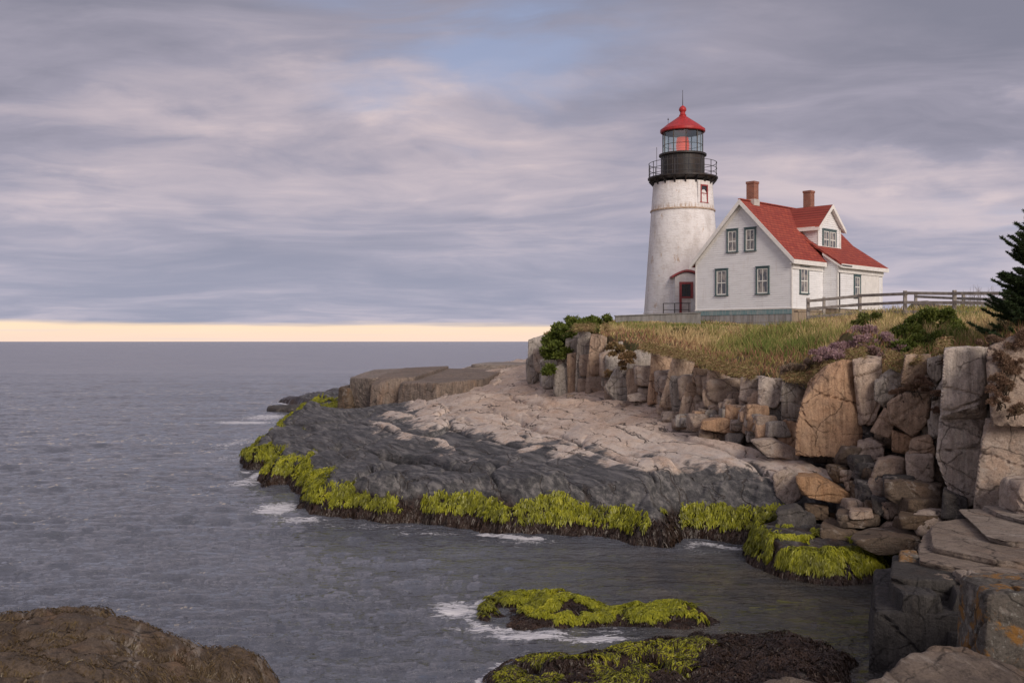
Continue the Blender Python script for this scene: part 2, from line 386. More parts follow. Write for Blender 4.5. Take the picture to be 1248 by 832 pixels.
M['tide'] = granite('tide_rock', (.27, .22, .19), (.33, .28, .25), (.2, .17, .15), stain_amt=.2, streak=False, tide=True)
M['slabtop'] = granite('outcrop_top', (.24, .195, .16), (.33, .275, .23), (.17, .14, .12), stain_amt=.25, streak=False)
M['lichen'] = granite('lichen_rock', (.12, .11, .095), (.16, .14, .12), (.09, .08, .07), stain_amt=.15, streak=False, lichen=.85)
M['fore'] = granite('fore_rock', (.145, .115, .095), (.21, .17, .14), (.11, .09, .08), stain_amt=.25, streak=False)

def vcolmat(name, rough=.7, spec=.25, sss=False, trans=0.0):
    m, n, b = newmat(name)
    c = n.new('ShaderNodeAttribute', attribute_name='tint').outputs['Color']
    setin(n, b, color=c, rough=rough, spec=spec)
    if trans:
        t = n.new('ShaderNodeBsdfTranslucent', {'Color': c}); mx = n.new('ShaderNodeMixShader', {0: trans, 1: b.outputs[0], 2: t.outputs[0]})
        n.l.new(mx.outputs[0], [x for x in n.n if x.type == 'OUTPUT_MATERIAL'][0].inputs[0])
    return m
M['grass'] = vcolmat('grass_blades', .8, .15, trans=.3)
M['leaf'] = vcolmat('leaves', .55, .3, trans=.25)
M['weed'] = vcolmat('seaweed', .42, .4, trans=.12)
def simple(name, c, rough=.6, var=.15, scale=6.0, spec=.3, bmp=.2, metal=0.0, c2=None, stretch=(1, 1, 1)):
    m, n, b = newmat(name); P = n.new('ShaderNodeTexCoord').outputs['Object']
    no = n.noise(n.scaled(P, stretch), scale, 6, .65, .3)
    k = c2 or tuple(v*(1-var*2) for v in c)
    setin(n, b, color=n.mix(n.ramp(no, .35, .68), c, k), rough=rough, spec=spec, metal=metal, normal=bump(n, n.noise(n.scaled(P, stretch), scale*4, 5, .6), bmp, .02))
    return m

# ------------------------------------------------------------------ shoreline, cliff line and heights
SHORE = [atz(*p) for p in [(345, 621), (349, 604), (341, 593), (322, 597), (304, 594), (309, 582), (326, 573), (300, 576), (285, 571), (286, 562), (302, 551), (324, 542),
                           (333, 536), (327, 531), (333, 522), (352, 514), (353, 507), (372, 499)]]
SHORE += [(-19.5, 84), (-17, 95), (-6, 108), (6, 125), (110, 125), (110, 4), (16, 4), (11.5, 9), (9.8, 14), (9.0, 18), (8.6, 20.3)]
SHORE += [atz(*p) for p in [(1105, 700), (1050, 692), (1003, 672), (960, 672), (905, 669), (872, 664), (848, 660), (835, 668), (812, 671), (765, 667), (745, 661), (700, 659), (655, 654), (642, 656), (600, 651),
                            (560, 645), (530, 645), (500, 640), (452, 640), (425, 637), (400, 633), (372, 630)]]
CPX = [640, 650, 720, 790, 850, 930, 1010, 1100, 1200, 1290]; CYS = [54, 50, 44, 38, 33, 29, 27, 25, 22.5, 20]
def cliffY(px): return float(np.interp(px, CPX, CYS))
CLIFF = [(6, 130), (4.5, 90), (2.6, 70), (1.6, 60), (1.7, 52)]
CLIFF += [((px-624)/F*Y+.75, Y+.55) for px, Y in zip(CPX[2:], CYS[2:])]+[(14.5, 14), (18, 8), (24, 2)]
# ledge control points: (px, py, z)
L = [(350, 560, .95), (350, 600, .95), (300, 566, .85), (320, 545, .9), (322, 586, .6), (430, 520, 1.25), (400, 545, 1.1), (380, 600, 1.05), (370, 510, 1.35), (392, 495, 1.7), (410, 503, 1.3),
     (430, 510, 1.25), (480, 509, 1.4), (480, 540, 1.25), (450, 590, 1.15), (440, 613, 1.0), (510, 502, 1.6), (540, 490, 2.05), (520, 520, 1.6), (560, 560, 1.25), (600, 600, 1.05), (530, 596, 1.08), (560, 500, 2.0), (600, 480, 2.35), (640, 483, 2.45),
     (600, 520, 1.75), (620, 545, 1.5), (640, 575, 1.25), (700, 610, 1.0), (700, 500, 2.35), (690, 489, 2.5), (680, 530, 1.8), (720, 560, 1.5), (740, 590, 1.3), (790, 610, 1.1), (760, 510, 2.3), (760, 540, 1.85), (780, 570, 1.5),
     (800, 630, .95), (830, 560, 1.75), (830, 525, 2.15), (860, 590, 1.4), (880, 620, 1.05), (900, 585, 1.55), (930, 560, 1.75), (920, 635, .9), (950, 600, 1.4), (960, 640, .75), (1000, 585, 1.5), (1000, 620, 1.1), (1000, 655, .65),
     (1060, 610, 1.15), (1060, 655, .6), (1110, 620, 1.1), (1110, 660, .6), (1170, 640, .9), (1240, 650, .9)]
Lp = [atz(a, b, c) for a, b, c in L]; Lv = [c for a, b, c in L]
for x, y, z in [(-9, 66, .7), (-5, 62, 1.2), (-5, 70, 1.4), (-9.5, 60, .8), (0, 62, 2.8), (-2, 72, 2.8), (-8, 80, 1.2), (-2, 88, 2.6), (2, 90, 2.6), (-13, 75, 1.2), (0, 52, 2.6), (9, 19, .8), (11, 12, .8), (12, 19, 1.5), (-12, 92, 1)]: Lp.append((x, y)); Lv.append(z)
ledge = RBF(Lp, Lv, .3)
Pc = [(650, 412, 50), (700, 406, 46), (735, 401, 45), (775, 420, 39.5), (790, 428, 38.8), (850, 437, 33.8), (930, 461, 29.8), (985, 463, 28.2), (1000, 455, 28), (1040, 438, 27), (1090, 452, 26), (1150, 430, 24.6), (1200, 421, 23.4), (1270, 408, 21),
      (850, 405, 50), (900, 414, 48), (950, 414, 48), (860, 412, 46), (900, 428, 38), (950, 433, 33), (900, 403, 56), (965, 404, 59.3), (848, 392, 63.5), (930, 402, 58), (800, 403, 50), (760, 394, 58), (1000, 407, 40), (1000, 399, 62), (960, 415, 38), (1060, 415, 30.5), (1048, 387, 45), (985, 393, 48), (1103, 389, 42), (1163, 391, 40), (1220, 393, 38),
      (1130, 430, 27.5), (1130, 408, 32), (1210, 402, 30), (1248, 405, 25), (1090, 425, 28.5)]
Pp = [at(*p)[:2] for p in Pc]; Pv = [at(*p)[2] for p in Pc]
for x, y, z in [(12, 72, 6.85), (8.5, 70, 6.5), (5, 66, 5.9), (5.5, 85, 5.4), (8, 110, 4), (17, 60, 5.75), (20, 62, 6.0), (25, 70, 6.5), (25, 50, 6.2), (40, 60, 6.2), (40, 100, 5.5), (16, 82, 6.3), (22, 100, 5.5), (60, 80, 6), (90, 40, 6), (25, 30, 5.8), (20, 15, 5.2), (30, 10, 5.2), (100, 120, 3)]: Pp.append((x, y)); Pv.append(z)
plateau = RBF(Pp, Pv, .3)
def terrain(x, y):
    d = sdist(x, y, SHORE)
    dn = d+.30*fbm(x*.9, y*.9, 2.0, 4, 3)+.10*fbm(x*4, y*4, 1.0, 3, 9)
    wx = x+.45*fbm(x*.3, y*.3, 0, 4, 21, .4); wy = y+.45*fbm(x*.3, y*.3, 5, 4, 22, .4)
    # joint blocks: long axis follows the dip of the ledge
    a = math.atan2(-.9, .43); u = wx*math.cos(a)+wy*math.sin(a); v = -wx*math.sin(a)+wy*math.cos(a)
    f1, f2, cid, cx, cy = worley(u/7.0, v/1.9, 4)
    sv = v/2.6+.45*fbm(x*.13, y*.13, 7, 2, 55)+.06*fbm(x*.9, y*.9, 7, 3, 56); saw = sv-np.floor(sv); saw = np.where(saw > .93, (1-saw)/.07, saw/.93)
    sv2 = v/.62+.9*fbm(x*.3, y*.3, 8, 3, 57)+.15*fbm(x*2, y*2, 7, 3, 58); saw2 = sv2-np.floor(sv2); saw2 = np.where(saw2 > .86, (1-saw2)/.14, saw2/.86)
    g1, g2, gid, hx, hy = worley(u/3.6+30, v/.7+7, 8)
    k1, k2, kid, _, _ = worley(u/1.5+3, v/.36+17, 31)
    tilt = (u/7.0-cx)*(-.28)*(cid-.2)+(v/1.9-cy)*.55*(_h((cid*999).astype(np.int64), (cid*0).astype(np.int64), (cid*0).astype(np.int64), 3)-.35)
    rel = (cid-.5)*.18+tilt*.30+.50*(saw-.5)+.03*(saw2-.5)
    tilt2 = (u/3.6+30-hx)*.10*(gid-.5)+(v/.7+7-hy)*.20*(gid-.4)
    rel2 = (gid-.5)*.10+tilt2
    act = sstep(-.05, .3, fbm(x*.22, y*.22, 3, 2, 41))         # smooth sheets next to broken ones
    crack = -.32*np.exp(-((f2-f1)/.04)**1.2)-.09*(.45+.55*act)*np.exp(-((g2-g1)/.04)**1.2)-.035*act*np.exp(-((k2-k1)/.08))
    strat = .05*(np.abs(((v*1.1+.8*fbm(x*.5, y*.5, 1, 3, 50)) % 1)-.5)*2-.5)
    base = ledge(x, y)
    det = rel+rel2*.6*act+crack+.3*strat+.12*fbm(x*.3, y*.3, 1, 2, 60)+.028*fbm(u*.3, v*1.3, 2, 3, 61)+.008*fbm(x*12, y*12, 3, 3, 62)
    fade = sstep(.0, 1.3, base)
    z = base+det*(.35+.65*fade)
    prof = -.75+1.9*dn+.0*x
    prof = np.where(dn > .55, .295+(dn-.55)*1.35, prof)+.10*(g1-.4)+.10*fbm(x*2.2, y*2.2, 8, 4, 63)
    z = smin(z, prof, .16)
    cd, cs = seg_dist(x, y, CLIFF, False); sd = cd*cs                  # positive on the plateau side
    sdn = sd+.35*fbm(x*.6, y*.6, 4, 3, 70)
    wgt = sstep(-.35, .35, sdn)
    pl = plateau(x, y)+.10*fbm(x*.5, y*.5, 9, 4, 71)+.03*fbm(x*3, y*3, 9, 3, 72)
    pl = pl-.35*(1-sstep(0, 1.6, sdn))
    inland = sstep(-.3, .6, d)
    z = z*(1-wgt)+(pl*inland-1*(1-inland))*wgt
    z = z+.12*np.sin(wgt*math.pi)*fbm(x*1.3, y*1.3, z*2.5, 4, 73)*2
    soil = sstep(-.35, .15, sdn+.35*fbm(x*1.7, y*1.7, 0, 4, 74))
    return z, soil
class HF:
    def __init__(s, X, Y, fn):
        s.X, s.Y = X, Y; r = fn(X, Y); s.Z = r[0] if isinstance(r, tuple) else r; s.A = r[1] if isinstance(r, tuple) else None
        s.fn = fn
    def build(s, name, mat, zmin=-.7):
        V = np.stack([s.X, s.Y, s.Z], -1); ny, nx = s.X.shape
        idx = np.arange(nx*ny).reshape(ny, nx)
        Fc = np.stack([idx[:-1, :-1], idx[:-1, 1:], idx[1:, 1:], idx[1:, :-1]], -1).reshape(-1, 4)
        zf = s.Z.ravel()[Fc].max(1); Fc = Fc[zf > zmin]
        used = np.unique(Fc); mp = np.full(nx*ny, -1); mp[used] = np.arange(len(used))
        at_ = {'soil': s.A.ravel()[used]} if s.A is not None else None
        return npmesh(name, V.reshape(-1, 3)[used], mp[Fc], mat, attrs=at_)
    def scatter(s, n, maskfn, vis=None):
        """n points on the surface, chosen by area and by maskfn(x,y,z,slope) probability"""
        X, Y, Z = s.X, s.Y, s.Z
        ax = np.stack([X[:-1, 1:]-X[:-1, :-1], Y[:-1, 1:]-Y[:-1, :-1], Z[:-1, 1:]-Z[:-1, :-1]], -1)
        ay = np.stack([X[1:, :-1]-X[:-1, :-1], Y[1:, :-1]-Y[:-1, :-1], Z[1:, :-1]-Z[:-1, :-1]], -1)
        cr = np.cross(ax, ay); ar = np.linalg.norm(cr, axis=-1); nr = cr/np.maximum(ar, 1e-9)[..., None]
        sg = np.sign(nr[..., 2:3]); nr = nr*np.where(sg == 0, 1, sg)
        xc, yc, zc = X[:-1, :-1], Y[:-1, :-1], Z[:-1, :-1]
        sl = s.A[:-1, :-1] if s.A is not None else None
        p = ar*maskfn(xc, yc, zc, nr[..., 2], sl); p = p.ravel(); 
        if p.sum() <= 0: return np.zeros((0, 3)), np.zeros((0, 3))
        k = rng.choice(len(p), n, p=p/p.sum())
        a = rng.random(n)[:, None]; b = rng.random(n)[:, None]
        P0 = np.stack([xc, yc, zc], -1).reshape(-1, 3)[k]
        return P0+a*ax.reshape(-1, 3)[k]+b*ay.reshape(-1, 3)[k], nr.reshape(-1, 3)[k]

# polar sampling so that the rock is equally fine everywhere it is seen
cols_ = np.concatenate([np.linspace(-40, 270, 40), np.linspace(271, 1290, 850), np.linspace(1294, 2300, 160)])
rows_ = np.concatenate([np.geomspace(15.5, 23, 110), np.geomspace(23.06, 62, 860), np.geomspace(62.3, 126, 150)])
YY, PX = np.meshgrid(rows_, cols_, indexing='ij'); XX = (PX-624)/F*YY
land = HF(XX, YY, terrain)
o = land.build('rocky_shore', M['shore']); tag(o, 'pale pink granite ledge sloping from grassy headland down to the sea', None, None, 'structure')

reef1_ = [atz(*p) for p in [(570, 754), (588, 764), (640, 768), (690, 770), (760, 768), (830, 771), (888, 770), (895, 757), (862, 746), (800, 740), (740, 742), (700, 733), (650, 728), (600, 727), (580, 735)]]
reef2_ = [atz(*p) for p in [(586, 826), (615, 808), (670, 800), (735, 797), (762, 788), (805, 775), (880, 770), (960, 780), (1020, 794), (1048, 810), (1040, 850), (960, 900), (700, 930), (600, 880)]]
# ------------------------------------------------------------------ water
mw, n, b = newmat('sea_water'); P = pos(n)
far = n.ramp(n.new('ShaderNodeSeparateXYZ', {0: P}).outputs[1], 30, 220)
w1 = n.noise(n.scaled(P, (.7, 1.25, 1)), 1.7, 6, .62, .5)
w2 = n.noise(n.scaled(P, (.8, 1.6, 1), rot=(0, 0, R(12))), 6.5, 4, .6, .4)
w3 = n.noise(n.scaled(P, (.10, .5, 1), rot=(0, 0, R(-4))), .7, 5, .6, .3)
nb = bump(n, w1, 1.0, .24); nb = bump(n, w2, .9, .06, nb); nb = bump(n, w3, .5, .5, nb)
fo = n.new('ShaderNodeAttribute', attribute_name='foam').outputs['Fac']
fn1 = n.noise(n.scaled(P, (1.1, 2.2, 1), rot=(0, 0, R(10))), 2.3, 8, .72, 1.2)
fn2 = n.noise(P, 13, 6, .75, .6)
fr = n.math('ADD', n.math('MULTIPLY', fn1, .7), n.math('MULTIPLY', fn2, .3))
thr = n.math('SUBTRACT', .74, n.math('MULTIPLY', fo, .47))
fm = n.math('MULTIPLY', n.ramp(n.math('SUBTRACT', fr, thr), .0, .07), n.ramp(fo, .02, .2))
sx2 = n.new('ShaderNodeSeparateXYZ', {0: P}); bed_refl = n.math('MULTIPLY', n.ramp(sx2.outputs[0], -1.5, 4.5), n.ramp(sx2.outputs[1], 26, 22))
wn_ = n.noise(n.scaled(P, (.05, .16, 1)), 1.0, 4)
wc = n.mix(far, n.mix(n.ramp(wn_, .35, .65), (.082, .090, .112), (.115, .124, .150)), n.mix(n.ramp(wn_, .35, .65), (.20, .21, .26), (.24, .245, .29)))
wc = n.mix(n.math('MULTIPLY', bed_refl, .85), wc, n.mix(n.ramp(n.noise(P, .8, 5, .6), .4, .65), (.030, .028, .026), (.075, .062, .040)))  # brown pool tint: cliff reflection painted into the colour, plus shallow seabed
wc = n.mix(n.math('MULTIPLY', fm, .85), wc, (.72, .72, .76))
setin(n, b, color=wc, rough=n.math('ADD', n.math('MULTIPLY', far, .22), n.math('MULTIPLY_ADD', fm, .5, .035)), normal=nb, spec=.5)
b.inputs['IOR'].default_value = 1.5
M['water'] = mw
wr = np.concatenate([np.geomspace(3, 160, 900), np.geomspace(161, 40000, 140)])
wcol = np.concatenate([np.linspace(-2500, -20, 60), np.linspace(-10, 1260, 560), np.linspace(1270, 3600, 60)])
WY, WP = np.meshgrid(wr, wcol, indexing='ij'); WX = (WP-624)/F*WY
amp = sstep(400, 60, WY)
calm = .45+.55*sstep(3.5, -3, WX-.0*WY+np.where(WY > 26, 99, 0)*-1)
hz = (.075*fbm(WX*.55+.1*WY, WY*1.0, 0, 3, 80)+.055*fbm(WX*1.5, WY*2.3, 0, 4, 81)+.10*fbm(WX*.06, WY*.16, 0, 2, 82)+.014*(1-3*np.abs(fbm(WX*1.3+.2*WY, WY*2.6, 0, 3, 83)))*sstep(60, 30, WY))*amp*calm
dsh = np.full(WX.shape, 99.); mk = WY < 130
dsh[mk] = np.abs(sdist(WX[mk], WY[mk], SHORE))
foam = .75*np.exp(-(dsh/.34)**2)*np.clip(.55+.75*vnoise(WX*.6, WY*.6, 0, 90), .1, 1)
for pg in (reef1_, reef2_):
    m2_ = (WY < 24)*(WX > -3)*(WX < 7); dd_ = np.full(WX.shape, 99.); dd_[m2_] = np.abs(sdist(WX[m2_], WY[m2_], pg)); foam = np.maximum(foam, .62*np.exp(-(dd_/.2)**2)*np.clip(1-.25*WX, .3, 1))
def blob(px, py, rx, ry, a):
    x, y = atz(px, py); return a*np.exp(-((WX-x)/rx)**2-((WY-y)/ry)**2)
for q in [(552, 742, .55, .9, .8), (590, 765, 1.0, .5, .62), (650, 772, 1.3, .35, .75), (720, 778, .9, .3, .8), (740, 770, .8, .3, .6), (560, 745, .9, 1.2, .35), (600, 828, .5, .35, .5), (298, 515, 2.6, 2.2, .85), (280, 513, 4.0, 2.0, .5), (325, 508, 2.4, 3.5, .7), (288, 540, 1.6, 7, .55), (262, 545, 1.2, 6, .42), (272, 560, 1.0, 4, .5), (338, 622, .9, 1.6, .8), (300, 588, 1.0, 2.5, .65), (450, 642, 3, .6, .5), (365, 634, 1.0, .7, .75), (520, 650, 2, .5, .5), (640, 660, 2, .4, .55), (330, 560, 1.2, 3, .5),
          (30, 493, 6, 1.2, .28), (60, 491, 7, 1.0, .25), (130, 440, 16, 9, .2), (420, 433, 20, 8, .2)]:
    foam = np.maximum(foam, blob(*q))
idx = np.arange(WX.size).reshape(WX.shape)
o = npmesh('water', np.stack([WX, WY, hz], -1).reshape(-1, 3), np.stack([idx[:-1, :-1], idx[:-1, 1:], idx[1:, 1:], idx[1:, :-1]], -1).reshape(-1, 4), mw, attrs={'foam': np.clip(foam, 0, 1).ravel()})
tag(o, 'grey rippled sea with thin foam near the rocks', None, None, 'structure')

# ------------------------------------------------------------------ rock generator
ICO = {}
for lv in (3, 4, 5, 6):
    bm = bmesh.new(); bmesh.ops.create_icosphere(bm, subdivisions=lv, radius=1); bm.verts.ensure_lookup_table()
    ICO[lv] = (np.array([v.co[:] for v in bm.verts]), np.array([[v.index for v in f.verts] for f in bm.faces])); bm.free()
def hull2(P):
    P = sorted(set(map(tuple, P)))
    def half(pts):
        h = []
        for p in pts:
            while len(h) > 1 and (h[-1][0]-h[-2][0])*(p[1]-h[-2][1])-(h[-1][1]-h[-2][1])*(p[0]-h[-2][0]) <= 0: h.pop()
            h.append(p)
        return h[:-1]
    return half(P)+half(P[::-1])
def rock(name, verts, planes, mat, p=16, level=5, rough=.05, chips=7, seed=0, label=None, cat='rock', group=None, freq=1.0, strata=0.0):
    """convex stone: intersection of planes, corners rounded by a p-norm, chipped and weathered"""
    r_ = np.random.default_rng(seed+100); V = np.array(verts, float); c = V.mean(0); ext = np.ptp(V, axis=0)/2
    pn = []; pd = []
    for nn, q in planes:
        nn = np.array(nn, float); nn /= np.linalg.norm(nn); d = nn@(np.array(q)-c)
        if d < 0: nn = -nn; d = -d
        pn.append(nn); pd.append(max(d, .02))
    for i in range(chips):
        nn = r_.normal(size=3)*[1, 1, .8]; nn[1] = -abs(nn[1]) if r_.random() < .7 else nn[1]; nn /= np.linalg.norm(nn)
        s = ((V-c)@nn).max(); pn.append(nn); pd.append(s*r_.uniform(.80, .97))
    pn = np.array(pn); pd = np.array(pd); D, Fc = ICO[level]
    D = D*(ext/ext.max())**.8; D = D/np.linalg.norm(D, axis=1)[:, None]
    q_ = D@pn.T/pd; mxq = q_.max(1); f = mxq*((np.maximum(0, q_)/mxq[:, None])**p).sum(1)**(1/p)/1.02; r = 1/f; Q = c+D*r[:, None]
    s = ext.min()*2; s = min(max(s, .15), 1.5)
    so_ = seed*3.1; q = 1.4/s*freq
    dn = rough*s*(.9*fbm(Q[:, 0]*q+so_, Q[:, 1]*q, Q[:, 2]*q*.6, 3, seed)-.75*np.abs(fbm(Q[:, 0]*q*2.3+so_, Q[:, 1]*q*2.3, Q[:, 2]*q*1.4, 4, seed+5, .6))+.35*fbm(Q[:, 0]*q*8+so_, Q[:, 1]*q*8, Q[:, 2]*q*5, 3, seed+9))
    # a few joints cutting across the stone
    for i in range(2 if level < 6 else 4):
        nn = r_.normal(size=3)*[.5, .3, 1] if i % 2 else r_.normal(size=3); nn /= np.linalg.norm(nn)
        t = (Q-c)@nn-r_.uniform(-.35, .35)*s+.12*s*fbm(Q[:, 0]*q, Q[:, 1]*q, Q[:, 2]*q, 2, seed+33+i)
        dn -= .055*s**.5*np.exp(-(t/(.020))**2)
    if strata: dn += strata*(np.abs(((Q[:, 2]*7+1.2*fbm(Q[:, 0], Q[:, 1], Q[:, 2], 2, seed)) % 1)-.5)*2-.5)
    Q = Q+D*dn[:, None]
    base = np.array([c[0], c[1], V[:, 2].min()])
    o = npmesh(name, Q-base, Fc, mat, smooth=level < 5); o.location = base
    return tag(o, label, cat, group)
def px_rock(name, label, poly, Y, thick=1.2, mat='tan', p=14, lean=.12, level=5, rough=.05, chips=6, seed=0, group=None, sink=0):
    h = hull2(poly); cx = sum(a for a, b_ in h)/len(h)
    zs = [CH-(b_-416)/F*Y for a, b_ in h]; z0 = min(zs)
    fr = [np.array([(a-624)/F*(Y+lean*(z-z0)), Y+lean*(z-z0), z*1.0]) for (a, b_), z in zip(h, zs)]
    ray = np.array([(cx-624)/F, 1, 0]); ray /= np.linalg.norm(ray); cen = np.mean(fr, axis=0)
    bk = [cen+(v-cen)*.9+ray*thick for v in fr]
    pl = []; n_ = len(fr)
    fn_ = np.array([-.12, -1, lean]); pl.append((fn_, cen)); pl.append((ray, cen+ray*thick))
    for i in range(n_):
        a, b_ = fr[i], fr[(i+1) % n_]; e = b_-a
        if np.linalg.norm(e) < 1e-4: continue
        pl.append((np.cross(e, bk[i]-a), (a+b_)/2))
    return rock(name, fr+bk, pl, M[mat], p, level, rough, chips, seed, label, 'boulder' if name == 'boulder' else 'rock', group)
def plan_rock(name, label, poly, z0, z1, mat, p=18, level=5, rough=.04, chips=4, seed=0, tilt=(0, 0), group=None, cat='rock', strata=0.0, batter=.06):
    h = hull2(poly); c = np.mean(h, axis=0); pl = []
    V = [(x, y, z0) for x, y in h]+[(x, y, z1+tilt[0]*(x-c[0])+tilt[1]*(y-c[1])) for x, y in h]
    n_ = len(h)
    for i in range(n_):
        a, b_ = h[i], h[(i+1) % n_]; pl.append(((b_[1]-a[1], a[0]-b_[0], batter*math.hypot(b_[1]-a[1], a[0]-b_[0])), (a[0], a[1], (z0+z1)/2)))
    pl.append(((-tilt[0], -tilt[1], 1), (c[0], c[1], z1))); pl.append(((0, 0, -1), (c[0], c[1], z0)))
    return rock(name, V, pl, M[mat], p, level, rough, chips, seed, label, cat, group, strata=strata)

